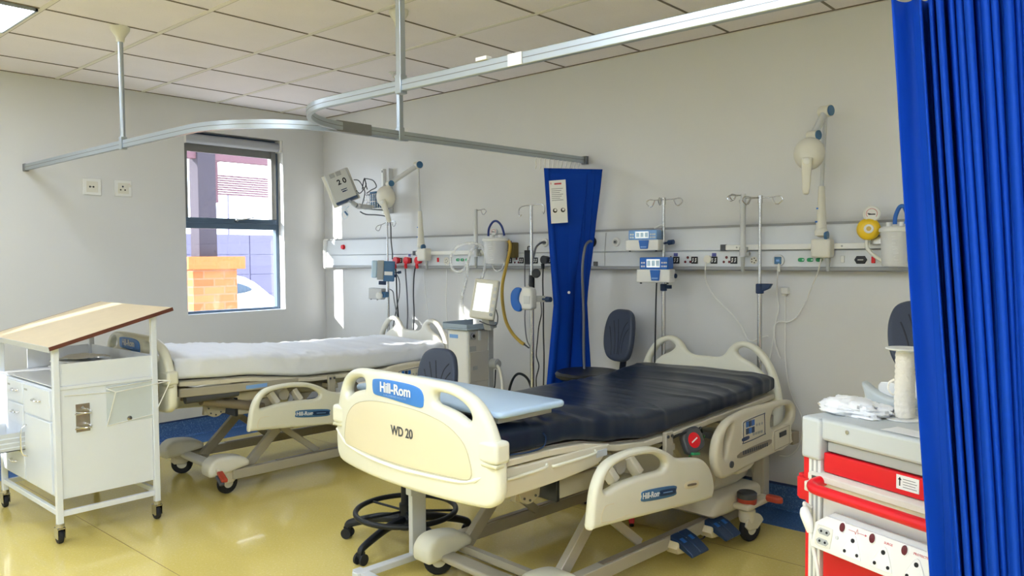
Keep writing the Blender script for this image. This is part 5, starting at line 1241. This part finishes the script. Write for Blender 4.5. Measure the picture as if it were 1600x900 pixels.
cable('white lamp cord swinging from the right lamp clamp down to the left', WP(.03,(1283,404,.13),(1278,425,.10),(1268,448,.04),(1257,475),(1245,495),(1232,503),(1217,503),(1210,510),(1209,525),(1206,545),(1203,560)), .004, WHITEP)
cable('thin white cord hanging from the small square wall plug', WP(.02,(1227,460),(1227,500),(1227,560),(1232,600),(1240,625),(1252,650),(1253,680),(1245,702),(1232,712),(1218,712,.06)), .003, WHITEP)
p = W(1229, 454, 0); t = TW('wall_plug', 'small square white plug low on the back wall under the service panel', 'plug', p)
m = MB(); m.box(p.x-.02,p.x+.02,-.035,0,p.z-.018,p.z+.018); bp(m, 'plug_body', WHITEP, t, bevel=.004); m = MB(); m.box(p.x-.012,p.x+.004,-.03,-.006,p.z-.03,p.z-.018); bp(m, 'cord_grip', OFFWHITE, t)
# left bay power cables with red plugs
for k, (u, pts, mm, lab) in enumerate(((617, [(617,412,.12),(619,430,.10),(620,460,.06),(622,490,.05),(625,520,.05)], BLACK, 'black cable from the leftmost red plug, beside the blue pump'), (633.5, [(633,412,.12),(634,430,.1),(636,460,.05),(637,490,.04),(636,515,.04),(637,535,.04)], GREYC, 'grey cable from the middle red plug on the panel'), (651, [(650,412,.12),(647,430,.1),(646,460,.05),(647,490,.04),(646,515,.04),(646,535,.04)], DGREY, 'dark cable from the rightmost of the three red plugs'))):
    cable(lab, [W(*q) for q in pts], .0055, mm, 'power_cable', plugs=[(W(u,407,.125),(0,1,0),.03,.04,RED), (W(u,413,.122),(.2,0,-1),.013,.035,RED)])
cable('thin dark lead looping from the blue pump to behind the white bed', WP(.10,(612,425,.2),(619,428),(624,440),(624,460),(620,480),(614,510)), .004, DGREY)
cable('thin grey lead from the small white pump crossing the drip pole', WP(.10,(609,452,.2),(614,456),(616,470),(620,490),(624,505)), .004, GREYC)
cable('thin white cord hanging from the left lamp clamp', WP(.04,(661,405,.12),(662,430),(666,470),(670,510),(671,540)), .0032, WHITEP)
cable('thin white cord hanging from the round outlet above the ventilator', WP(.03,(698,411,.09),(698,440),(697,470),(698,500),(698,530)), .0035, WHITEP)
# centre cables
p = W(824, 402, FD+.03); t = TW('power_adapter', 'black power adapter plugged into the service panel beside the centre drip stand', 'power adapter', p)
m = MB(); m.box(p.x-.03,p.x+.03,p.y,-FD+.001,p.z-.05,p.z+.05); m.tube([(p.x-.012,p.y+.02,p.z+.05),(p.x-.01,p.y+.02,p.z+.075),(p.x+.012,p.y+.02,p.z+.072),(p.x+.018,p.y+.02,p.z+.05)], .004, 8, 5); bp(m, 'adapter_body', BLACK, t, bevel=.004)
m = MB(); m.tube(WP(.06,(820,413,.11),(820,440),(821,470),(820,500),(823,530),(830,550,.08),(831,600,.08)), .004, 8, 6); bp(m, 'cord', GREYC, t)
cable('dark power cable with a black plug right of the centre drip stand', WP(.06,(849,412,.12),(848,440),(849,480),(849,520),(850,560),(849,606)), .0055, DGREY, 'power_cable', plugs=[(W(849,406,.125),(0,1,0),.03,.045,BLACK), (W(848,412,.122),(0,0,-1),.013,.035,BLACK)])
cable('dark thin lead weaving down behind the centre drip stand', WP(.2,(845,470,.45),(846,490),(842,510),(840,530),(838,555),(842,572),(838,590),(838,606)), .004, BLACK)
cable('grey gas hose arching from the round white terminal to the centre drip stand', WP(.12,(852,379,.09),(846,379,.14),(838,386,.2),(834,400,.26),(829,420,.32),(827,445,.40)), .007, GREYC, 'gas_hose', 'hose', plugs=[(W(851,379,.075),(0,-1,0),.011,.05,STEEL)])
cable('grey gas hose falling from the black terminal along the narrow blue curtain', WP(.14,(925,378,.09),(921,377,.24),(915,384,.33),(911,405,.36),(910,430,.36),(911,460,.35),(912,500,.34),(912,545,.34),(913,580,.34)), .0085, GREYC, 'gas_hose', 'hose', plugs=[(W(925,378,.075),(0,-1,0),.016,.10,STEEL)])
cable('black hose looping off the floor right of the ventilator', [(2.56,-.25,.30),(2.55,-.28,.45),(2.60,-.30,.58),(2.68,-.32,.645),(2.78,-.34,.62),(2.84,-.36,.52),(2.86,-.37,.36),(2.87,-.37,.15),(2.90,-.40,.01)], .009, BLACK, 'hose', 'hose')
# ---- examination lamps on the rail
def lamp(label, foot, p0, p1, elbow, head_joint, head_c, n, roll, r, hdl):
    """foot: rail clamp; p0-p1 tapered handle; thin post to elbow; arm to the head"""
    t = TW('examination_lamp', label, 'lamp', foot)
    f = Vector(foot)
    m = MB(); m.box(f.x-.05, f.x+.05, f.y-.045, -.10, f.z-.05, f.z+.05); bp(m, 'rail_clamp', OFFWHITE, t, bevel=.012, seg=3)
    m = MB(); m.cyl((f.x+.03,f.y-.01,f.z-.05-.07), (f.x+.03,f.y-.01,f.z-.05), .008, .013, n=12); bp(m, 'clamp_stud', GREY, t)
    p0, p1, e, j, h = map(Vector, (p0, p1, elbow, head_joint, head_c))
    m = MB(); d = p1-p0
    m.tube([p0, p0+d*.1, p0+d*.3, p0+d*.6, p1], lambda q: .034-.018*q, 16, 4, flat=.8); m.ball(p0+Vector((0,0,.02)), .034, .03, .03); gr = bp(m, 'tapered_grip', OFFWHITE, t)
    for q in (.28, .55): c = p0+d*q; m = MB(); rr_ = .034-.018*q; m.box(c.x-rr_*.85, c.x-rr_*.85+.014, c.y-rr_*.75, c.y-rr_*.45, c.z-.004, c.z+.004); bp(m, 'blue_mark', BLUEP, gr)
    m = MB(); m.cyl(p0+Vector((.022,-.004,.0)), p0+Vector((.036,-.004,.0)), .022, n=18); bp(m, 'blue_cap', TEAL, gr)
    m = MB(); m.cyl(p1-(p1-p0)*.05, e, .010, n=14); bp(m, 'post', LGREY, t)
    ax = Vector((.97,-.24,0))
    m = MB(); m.cyl(e-ax*.028, e+ax*.028, .030, n=22); el = bp(m, 'elbow', OFFWHITE, t); m = MB(); m.cyl(e+ax*.028, e+ax*.034, .027, n=22); bp(m, 'blue_cap', TEAL, el)
    m = MB(); dd = (j-e).normalized(); m.tube([e, e.lerp(j,.5), j], .019, 14, 3); bp(m, 'arm', LGREY, t)
    m = MB(); m.cyl(j-ax*.026, j+ax*.026, .026, n=20); jn = bp(m, 'wrist', OFFWHITE, t); m = MB(); m.cyl(j+ax*.026, j+ax*.032, .024, n=20); bp(m, 'blue_cap', TEAL, jn)
    M = facing(h, n, roll)
    m = MB(); m.lathe([(0,.05),(r*.35,.048),(r*.75,.034),(r*.96,.008),(r,-.012),(r*.93,-.03),(r*.5,-.034),(0,-.034)], M @ Matrix.Diagonal((.92,1.0,1,1)), 32); hd = bp(m, 'head', OFFWHITE, t, ang=70)
    m = MB(); m.cyl(j, h-(Vector(n).normalized())*.02, .016, n=12); bp(m, 'neck', OFFWHITE, t)
    m = MB(); m.plate(cat2(hdl, 4), (), .024, .009, M=M @ Matrix.Translation((0,0,.052)), seg=3); hn = bp(m, 'handle', OFFWHITE, hd, ang=60); m = MB(); m.lathe([(.014,.063),(.016,.066),(.012,.0685),(0,.069)], M @ Matrix.Translation((0,-r*.45,0)), 18); bp(m, 'handle_stud', WHITEP, hn)
    return t
HD = [(-.026,-.035),(-.02,-.02),(.02,-.02),(.026,-.035),(.022,-.10),(.017,-.19),(.0,-.205),(-.017,-.19),(-.022,-.10)]
lamp('white examination lamp on the right, its round head hanging beside the post above the rail', W(1286,388,.13), W(1283,368,.16), W(1284,291,.16), W(1290,174,.17), W(1271,212,.27), W(1264,240,.30), (.2,-1,-.1), -.04, .083, [(x,y) for x,y in HD])
lamp('white examination lamp in the left bay with its arm reaching over the monitor', W(664,398,.13), W(658,386,.15), W(656,330,.15), W(653,258,.17), W(609,287,.33), W(602,308,.36), (.3,-1,-.1), .30, .088, [(x,y) for x,y in HD])
# ---- suction jars and regulators
def jar(label, u0, v0, u1, v1, d, cut=False):
    c = W((u0+u1)/2, v1, d); top = W((u0+u1)/2, v0, d); a = W(u0, v1, d); b = W(u1, v1, d); r = (b.x-a.x)/2; h = top.z-c.z
    t = TW('suction_jar', label, 'suction jar', c); T = Matrix.Translation(c)
    m = MB(); m.lathe([(0,0),(r*.78,0),(r*.82,.006),(r*.95,h*.80),(r*.91,h*.80),(r*.78,.012),(0,.010)], T, 28); bd = bp(m, 'jar_body', FROST, t)
    m = MB(); m.lathe([(0,h*.90),(r*.8,h*.90),(r*1.02,h*.86),(r*1.06,h*.80),(r*1.02,h*.78),(r*.9,h*.79),(0,h*.80)], T, 28); m.cyl(c+Vector((-r*.4,0,h*.88)), c+Vector((-r*.4,0,h*1.0)), r*.18, n=14); m.cyl(c+Vector((r*.45,0,h*.88)), c+Vector((r*.45,0,h*1.0)), r*.16, n=14); bp(m, 'jar_lid', WHITEP, t, ang=50)
    for i in range(8): m = MB(); z = h*(.14+.075*i); m.box(c.x+r*.05, c.x+r*(.32 if i % 2 else .5), c.y-r*(.80+.017*i)-.001, c.y-r*(.80+.017*i)+.001, c.z+z, c.z+z+.0025); bp(m, 'scale_mark', LGREY, bd)
    m = MB(); m.box(c.x-.03, c.x+.03, c.y+r*.8, -.10, c.z+h*.45, c.z+h*.75); bp(m, 'rail_mount', LGREY, t, bevel=.003)
    return t, c, r, h
t, c, r, h = jar('clear suction jar with a blue hose at the right end, tucked against the large curtain', 1374, 347, 1421, 416, .20)
m = MB(); m.tube([c+Vector((.0,0,h*.95)), c+Vector((.002,0,h*1.12)), c+Vector((.02,-.005,h*1.32)), c+Vector((.04,-.005,h*1.34)), c+Vector((.055,0,h*1.15)), c+Vector((.05,0,h*.95))], .010, 10, 7); bp(m, 'blue_hose', BLUEP, t)
t, c, r, h = jar('clear suction jar with a dark blue hose hanging above the ventilator', 760, 367, 790, 412, .22)
m = MB(); m.tube(WP(.22,(763,369),(764,357),(770,347),(777,346),(784,354),(788,368)), .008, 10, 7); bp(m, 'blue_hose', BLUEH, t)
m = MB(); m.tube(WP(.24,(768,411),(771,420),(777,424),(784,420),(788,410)), .004, 8, 6); bp(m, 'clear_tube', FROST, t)
def regulator(label, ug, vg, ur, vr, d, rg, rr):
    pr, pg = W(ur, vr, d), W(ug, vg, d)
    t = TW('vacuum_regulator', label, 'regulator', pr)
    n = (.35,-1,0.05); M = facing(pr, n)
    m = MB(); m.lathe([(0,-.03),(rr*.7,-.03),(rr,-.018),(rr,.012),(rr*.85,.022),(rr*.5,.026),(0,.026)], M, 26); bd = bp(m, 'regulator_knob', YEL, t)
    m = MB(); m.lathe([(0,.032),(rr*.38,.032),(rr*.42,.026)], M, 20); k = bp(m, 'knob_badge', PAPER, bd); m = MB(); m.lathe([(0,.0335),(rr*.2,.0335),(rr*.22,.031)], M, 16); bp(m, 'badge_dot', YELH, k)
    m = MB(); m.cyl(pr, pg, .007, n=10); m.cyl(pr, (pr.x+.03,-.09,pr.z-.03), .010, n=10); m.box(pr.x+.0,pr.x+.07,-.135,-.098,pr.z-.075,pr.z-.035); bp(m, 'rail_mount', STEEL, t)
    G = facing(pg, n); m = MB(); m.lathe([(0,-.016),(rg,-.016),(rg,.008),(rg*.9,.012),(rg*.86,.010),(0,.010)], G, 28); g = bp(m, 'gauge', WHITEP, t)
    m = MB(); m.tube([G @ Vector((rg*.62*cos(a), rg*.62*sin(a), .0108)) for a in [radians(q) for q in range(-40, 221, 20)]], .0012, 5, 1); bp(m, 'gauge_scale', REDINK, g)
    m = MB(); m.bar(G @ Vector((rg*.1,-rg*.1,.012)), G @ Vector((-rg*.5,rg*.05,.012)), .003, .001, n); m.box(-rg*.4,rg*.4,-rg*.16,-rg*.02,.0105,.0112,G); bp(m, 'gauge_needle', INK, g)
    return t, pr
t, pr = regulator('yellow vacuum regulator with a round white gauge, left of the right-hand suction jar', 1362, 334, 1357, 358, .17, .040, .055)
m = MB(); m.tube([pr+Vector((-.005,0,-.05)), pr+Vector((-.004,-.01,-.09)), pr+Vector((.02,-.02,-.12)), pr+Vector((.06,-.03,-.15)), pr+Vector((.09,-.03,-.17))], .009, 10, 6); bp(m, 'outlet_tube', OFFWHITE, t)
t, pr = regulator('small yellow regulator and gauge behind the suction jar over the ventilator', 772, 362, 770, 384, .15, .026, .030)
t = cable('yellow hose curving down from the panel past the ventilator', WP(.2,(788,378,.10),(793,376,.16),(797,381,.2),(796,395),(790,420),(785,445),(785,470),(790,500),(800,520),(812,533),(819,538)), .012, YELH, 'gas_hose', 'hose', plugs=[(W(819,538,.2),(1,0,-.5),.006,.05,DGREY)], n=12)
m = MB(); p = W(798,392,.13); m.box(p.x-.02,p.x+.035,-.14,-.082,p.z-.05,p.z+.06); bp(m, 'hose_fitting', mat('brass_dark', (120, 104, 60), .4, metal=.4), t, bevel=.006)
m = MB(); p = W(791,386,.13); m.box(p.x-.022,p.x+.012,-.13,-.082,p.z-.03,p.z+.045); bp(m, 'blue_fitting', BLUEH, t, bevel=.004)
# ---- ventilator
xr = 2.45; yf = onX(730, 560, xr).y; yb = onX(769, 560, xr).y; xl = onY(700, 560, yf).x; zt_ = onX(730, 516, xr).z
t = TW('ventilator', 'tall white ventilator trolley with a tilted screen on top, between the two beds', 'ventilator', ((xl+xr)/2, (yf+yb)/2, 0))
m = MB(); m.box(xl, xr, yf, yb, .13, zt_); cab = bp(m, 'cabinet', WHITEP, t, bevel=.010)
m = MB(); m.box(xr, xr+.006, yf+.012, yb-.05, .25, zt_-.01); sp_ = bp(m, 'side_panel', mat('warm_grey_panel', (196, 192, 182), .45), cab, bevel=.002)
m = MB(); m.box(xr, xr+.014, yb-.05, yb, .15, zt_); bp(m, 'rear_post', GREY, cab, bevel=.004)
zz = lambda v: onX(745, v, xr).z
m = MB(); m.box(xr+.006, xr+.012, yf+.015, yf+.235, zz(596), zz(549)); dd = bp(m, 'lower_door', mat('warm_grey_door', (186, 182, 172), .45), cab, bevel=.003)
m = MB(); m.box(xr+.012, xr+.016, yf+.04, yf+.085, zz(577), zz(571)); bp(m, 'door_catch', GREY, dd, bevel=.001)
m = MB(); m.box(xr+.006, xr+.010, yf+.12, yf+.25, zz(531), zz(518)); bp(m, 'upper_flap', mat('warm_grey_door', (186, 182, 172), .45), cab, bevel=.002)
m = MB(); m.box(xr+.006, xr+.010, yf+.015, yf+.075, zz(530), zz(518)); pp = bp(m, 'port_plate', GREY, cab, bevel=.002); m = MB(); rnd(m, basis((0,1,0),(0,0,1),(1,0,0),(xr+.010,yf+.045,zz(524))), .022, .012, 20); p2 = bp(m, 'gas_port', STEEL, pp); m = MB(); rnd(m, basis((0,1,0),(0,0,1),(1,0,0),(xr+.021,yf+.045,zz(524))), .012, .002, 16); bp(m, 'port_bore', INK, p2)
m = MB(); m.box(xr+.006, xr+.02, yf+.10, yf+.115, zz(532), zz(516)); bp(m, 'latch_bar', LGREY, cab)
m = MB(); m.box(xr+.006, xr+.008, yf+.015, yf+.08, zz(548), zz(540)); bp(m, 'vent_grille', GREY, cab)
m = MB(); m.box(xl+.02, xl+.10, yf-.002, yf, zt_-.06, zt_-.035); bp(m, 'badge', SKYP, cab)
m = MB(); m.box(xl-.02, xr+.03, yf-.03, yb+.02, zt_, zt_+.012); m.box(xl-.02, xl-.012, yf-.03, yb+.02, zt_+.012, zt_+.05); m.box(xr+.022, xr+.03, yf-.03, yb+.02, zt_+.012, zt_+.04); m.box(xl-.02, xr+.03, yf-.03, yf-.022, zt_+.012, zt_+.04); bp(m, 'top_tray', mat('blue_grey_tray', (160, 176, 190), .4), t, bevel=.004)
sc = onY(756, 467, yf+.05); M = facing(sc, (.42,-.88,.22), -.10)
m = MB(); m.box(-.088,.088,-.135,.135,-.035,.0,M); hsg = bp(m, 'screen_housing', OFFWHITE, t, bevel=.012, seg=3)
m = MB(); m.box(-.066,.048,-.085,.105,.0,.002,M); bp(m, 'screen', SCREEN, hsg)
for i in range(4): m = MB(); m.box(.060,.076,.06-.045*i,.085-.045*i,.0,.003,M); bp(m, 'side_key', LGREY, hsg)
m = MB(); rnd(m, M @ Matrix.Translation((.066,-.10,0)), .011, .008, 16); bp(m, 'dial', GREY, hsg)
m = MB(); m.bar(sc+Vector((0,.03,-.12)), (sc.x,sc.y+.06,zt_+.01), .06, .05, (0,1,0)); bp(m, 'screen_neck', GREY, t)
m = MB(); m.tube([M @ Vector((.09,-.06,-.02)), M @ Vector((.11,-.11,-.02)), M @ Vector((.10,-.16,-.04)), M @ Vector((.05,-.165,-.02)), M @ Vector((-.01,-.15,-.01))], .004, 8, 6); bp(m, 'screen_cable', DGREY, t)
m = MB(); m.box(xl-.03, xr+.03, yf-.04, yb+.03, .075, .13); bs = bp(m, 'wheel_base', GREY, t, bevel=.01)
for x in (xl, xr):
    for y in (yf, yb): a, b = MB(), MB(); wheel(a, b, (x,y,.04), (1,0,0), .04, .025); k = bp(a, 'castor', RUBBER, bs); bp(b, 'castor_hub', GREY, k)
m = MB(); m.cyl((xr+.01,yb-.02,.70), (xr+.06,yb-.01,.70), .035, n=20); m.cyl((xr+.06,yb-.01,.70), (xr+.07,yb-.01,.70), .028, n=20); bp(m, 'filter_housing', GREY, t)
m = MB(); m.tube([(xr+.05,yb-.02,.70),(xr+.10,yb-.03,.66),(xr+.14,yb-.05,.55),(xr+.13,yb-.06,.45),(xr+.08,yb-.07,.39),(xr+.0,yb-.10,.40),(xr+.02,yb-.16,.45)], .010, 10, 6); bp(m, 'white_hose', OFFWHITE, t)
m = MB(); m.tube([(xr+.05,yb-.02,.66),(xr+.06,yb-.04,.55),(xr+.04,yb-.04,.52),(xr+.07,yb-.04,.48),(xr+.08,yb-.05,.30)], .005, 8, 6); bp(m, 'black_lead', BLACK, t)
bt = TW('breathing_circuit', 'loops of clear corrugated breathing tube hung from the wall rail over the ventilator', 'hose', W(735,400,.2))
for pts in (WP(.22,(752,383,.16),(735,380),(716,385),(705,400),(706,418),(717,425),(728,416),(735,395),(745,384,.16)), WP(.26,(748,384,.16),(738,390),(732,405),(730,425),(727,445),(722,465),(724,490),(729,503)), WP(.24,(752,384,.16),(758,395),(758,415),(753,435),(748,450))):
    m = MB(); m.tube(pts, lambda q: .0105+.0015*sin(q*330), 10, 24); bp(m, 'corrugated_tube', FROST, bt)
# ---- patient monitor seen from behind
pm = W(533, 291, .40); t = TW('patient_monitor', 'patient monitor seen from the back, marked 20, on a swing arm in the left bay', 'monitor', W(603, 300, .02))
M = facing(pm, (.72,-.68,.05), radians(22))
m = MB(); m.box(-.095,.095,-.125,.125,-.03,.035,M); hb_ = bp(m, 'back_cover', mat('monitor_grey', (198, 200, 196), .45), t, bevel=.008)
m = MB(); m.box(-.125,.105,-.14,.135,-.062,-.03,M); fr_ = bp(m, 'screen_bezel', OFFWHITE, t, bevel=.006)
m = MB(); m.box(-.10,.08,-.11,.11,-.064,-.062,M); bp(m, 'screen', BLACK, fr_)
m = MB(); m.box(-.09,.095,-.138,-.118,-.03,.036,M); bp(m, 'bottom_shell', NAVY, hb_, bevel=.003)
text('number', '2 0', .06, INK, hb_, M @ Matrix.Translation((.022,.028,.0352)), .0006, None, 1.0, .002, True)
for gx in range(2):
    for gy in range(4): m = MB(); m.box(-.055+.055*gx,-.012+.055*gx,.083+.009*gy,.087+.009*gy,.035,.0362,M); bp(m, 'vent_slot', PRINT, hb_)
m = MB(); m.box(-.01,.04,-.04,-.033,.035,.0356,M); m.box(-.005,.025,-.058,-.048,.035,.0356,M); m.box(.02,.04,-.056,-.050,.035,.0356,M); bp(m, 'small_print', NAVY, hb_)
a = W(551, 317, .38); b = W(558, 322, .36); c = W(598, 326, .08)
m = MB(); m.cyl(M @ Vector((.01,-.13,0)), a, .014, n=12); m.cyl(a, b, .02, n=14); bp(m, 'tilt_joint', GREY, t)
m = MB(); m.cyl(b, b.lerp(c,.12), .024, n=16); m.bar(b, c, .03, .04); bp(m, 'swing_arm', LGREY, t, bevel=.004)
tr0, tr1 = W(597, 264, .03), W(597, 334, .03)
m = MB(); m.box(tr0.x-.012,tr0.x+.012,-.03,0,tr1.z,tr0.z); k = bp(m, 'wall_track', WHITEP, t, bevel=.002); m = MB(); m.box(tr0.x-.005,tr0.x+.005,-.0315,-.028,tr0.z-.03,tr0.z-.012); bp(m, 'track_slot', DGREY, k)
tr0b = W(605, 263, .05); m = MB(); m.box(tr0b.x-.013,tr0b.x+.013,-.045,0,tr1.z,tr0b.z); bp(m, 'wall_track', LGREY, t, bevel=.002)
bx = W(580, 313, .22); m = MB()
for i in range(9): m.cyl((bx.x-.09+.028*i,bx.y,bx.z-.07), (bx.x-.09+.028*i,bx.y,bx.z+.05), .0025, n=6)
for z in (-.07,-.01,.05): m.tube([(bx.x-.09,bx.y,bx.z+z),(bx.x+.14,bx.y,bx.z+z),(bx.x+.14,bx.y+.12,bx.z+z),(bx.x-.09,bx.y+.12,bx.z+z)], .003, 6, 1, closed=True)
for i in range(5): m.cyl((bx.x-.09+.055*i,bx.y,bx.z-.07), (bx.x-.09+.055*i,bx.y+.12,bx.z-.07), .0025, n=6)
bp(m, 'wire_basket', STEEL, t)
m = MB(); m.box(bx.x-.06,bx.x+.02,bx.y+.03,bx.y+.10,bx.z-.06,bx.z+.075); bp(m, 'module', TEAL, t, bevel=.004)
for pts in (WP(.22,(557,298,.3),(562,302),(568,296),(572,288,.25),(570,280),(577,280),(584,283),(588,292),(580,297),(573,302)), WP(.25,(553,281,.34),(560,282),(566,290),(570,300),(568,312),(565,322)), WP(.24,(566,296),(568,283),(570,279),(572,290),(574,296))):
    m = MB(); m.tube(pts, .0042, 8, 7); bp(m, 'coiled_cable', DGREY, t)
m = MB(); m.tube(WP(.2,(563,331,.3),(572,335),(590,336),(604,339),(610,350),(611,375),(613,395),(613,405)), .0055, 8, 7); bp(m, 'hanging_cable', DGREY, t)
m = MB(); m.tube(WP(.36,(545,322),(539,328),(534,335),(538,342),(544,336),(541,328)), .003, 6, 6); m.tube(WP(.36,(540,323),(533,326),(531,332)), .003, 6, 5); k = bp(m, 'sensor_lead', mat('pale_lead', (196, 214, 226), .5), t); m = MB(); m.cyl(W(539,331,.36), W(543,336,.36), .008, n=10); bp(m, 'sensor_plug', TEAL, k)
# ---- blue pump and small white pump on the slim pole
c = W(600, 424, .25); t = TW('syringe_pump', 'grey and slate-blue pump clamped on the slim drip pole in the left bay', 'pump', c); M = facing(c, (.75,-.66,0), -.05)
m = MB(); m.box(-.005,.085,-.08,.085,-.08,.03,M); bd = bp(m, 'blue_case', TEAL, t, bevel=.008)
m = MB(); m.box(-.055,.0,-.07,.088,-.08,.035,M); bp(m, 'grey_case', GREY, t, bevel=.008)
m = MB(); m.box(-.10,-.055,-.055,.085,-.07,.02,M); dr_ = bp(m, 'clear_door', mat('pale_blue_door', (196, 220, 236), .25), t, bevel=.010)
m = MB(); m.box(.005,.07,-.03,.0,.03,.032,M); bp(m, 'rating_label', PAPER, bd)
m = MB(); m.box(.07,.10,-.045,-.02,-.03,.02,M); m.box(-.04,.02,-.11,-.08,-.05,.0,M); bp(m, 'pole_clamp', NAVY, t, bevel=.004); clamp_knob(t, M @ Vector((.09,-.01,0)), M.to_3x3() @ Vector((1,.2,0)), .012, .03)
c2 = W(590, 459, .26); t = TW('feeding_pump', 'small pale box-shaped pump under the slate-blue pump', 'pump', c2); M = facing(c2, (.35,-.93,0), -.06)
m = MB(); m.box(-.075,.05,-.045,.045,-.05,.03,M); bd = bp(m, 'case', LGREY, t, bevel=.008); m = MB(); m.lathe([(0,.045),(.026,.043),(.03,.03)], M @ Matrix.Translation((.035,-.01,0)), 18); bp(m, 'rotor_dome', WHITEP, bd); m = MB(); m.box(.045,.085,-.025,.02,-.04,.02,M); bp(m, 'pole_clamp', TEAL, t, bevel=.005)
for x in (-.06,.0): m = MB(); m.cyl(M @ Vector((x,-.052,.0)), M @ Vector((x,-.044,.0)), .007, n=10); bp(m, 'foot', DGREY, bd)
# ---- centre drip stand
p = W(830, 321, .50); t = TW('drip_stand', 'free-standing steel drip stand between the ventilator and the narrow blue curtain', 'drip stand', (p.x, p.y, 0))
zc_ = W(837, 440, .5).z
m = MB(); m.cyl((p.x,p.y,zc_), (p.x,p.y,p.z), .009, n=14); bp(m, 'upper_tube', STEEL, t); m = MB(); m.cyl((p.x,p.y,.08), (p.x,p.y,zc_+.03), .0135, n=16); bp(m, 'lower_tube', STEEL, t)
m = MB(); m.tube([p, p+Vector((-.05,0,.0)), p+Vector((-.095,0,-.012)), p+Vector((-.105,0,-.045)), p+Vector((-.095,0,-.065)), p+Vector((-.082,0,-.055))], .0034, 7, 6); bp(m, 'hanging_hook', STEEL, t)
m = MB(); m.tube([p, p+Vector((.05,0,.004)), p+Vector((.095,0,.0)), p+Vector((.11,0,-.03)), p+Vector((.10,0,-.055)), p+Vector((.09,0,-.045))], .0034, 7, 6); bp(m, 'hanging_hook', STEEL, t)
k0 = W(838, 427, .5); m = MB(); m.lathe([(0,-.012),(.026,-.012),(.03,0),(.026,.012),(0,.012)], facing(k0+Vector((.015,-.02,0)), (.5,-1,0)), 22); bp(m, 'clamp_knob', BLACK, t)
m = MB(); m.cyl((p.x,p.y,zc_-.04), (p.x,p.y,zc_+.04), .019, n=16); bp(m, 'height_collar', BLACK, t)
m = MB(); m.cyl((p.x,p.y,.05), (p.x,p.y,.10), .03, n=18); hub = bp(m, 'base_hub', GREY, t)
for q in range(5):
    a = 2*pi*q/5+.3; e = Vector((p.x+.26*cos(a), p.y+.26*sin(a), .06)); m = MB(); m.bar((p.x,p.y,.075), e, .022, .02); lg = bp(m, 'base_leg', STEEL, hub); a_ = MB(); b_ = MB(); wheel(a_, b_, e+Vector((0,0,-.032)), (cos(a+1.5),sin(a+1.5),0), .028, .018); bp(a_, 'castor', RUBBER, t)
c = W(822, 467, .56); t = TW('infusion_pump', 'round-fronted blue and white pump clamped to the free-standing drip stand', 'infusion pump', c); M = facing(c, (.15,-1,0), 0)
m = MB(); m.plate(cat2([(-.055,-.06),(.05,-.065),(.06,-.02),(.06,.05),(.03,.075),(-.05,.07),(-.075,.03),(-.078,-.03)], 4), (), .07, .015, M=M); bd = bp(m, 'case', WHITEP, t, ang=60)
m = MB(); m.plate(cat2([(-.085,-.03),(-.06,-.07),(-.02,-.078),(-.012,-.045),(-.03,-.01),(-.025,.03),(-.01,.065),(-.05,.072),(-.085,.035)], 4), (), .03, .008, M=M @ Matrix.Translation((0,0,.035))); bp(m, 'blue_door', BLUEP, bd, ang=60)
m = MB(); m.box(.005,.05,-.03,.02,.035,.038,M); bp(m, 'panel_print', LGREY, bd)
m = MB(); m.box(.02,.12,-.02,.02,-.042,-.03,M); bp(m, 'pole_clamp', GREY, t, bevel=.004)
clamp_knob(t, M @ Vector((.11,-.0,-.02)), (1,-.1,0), .018, .05)
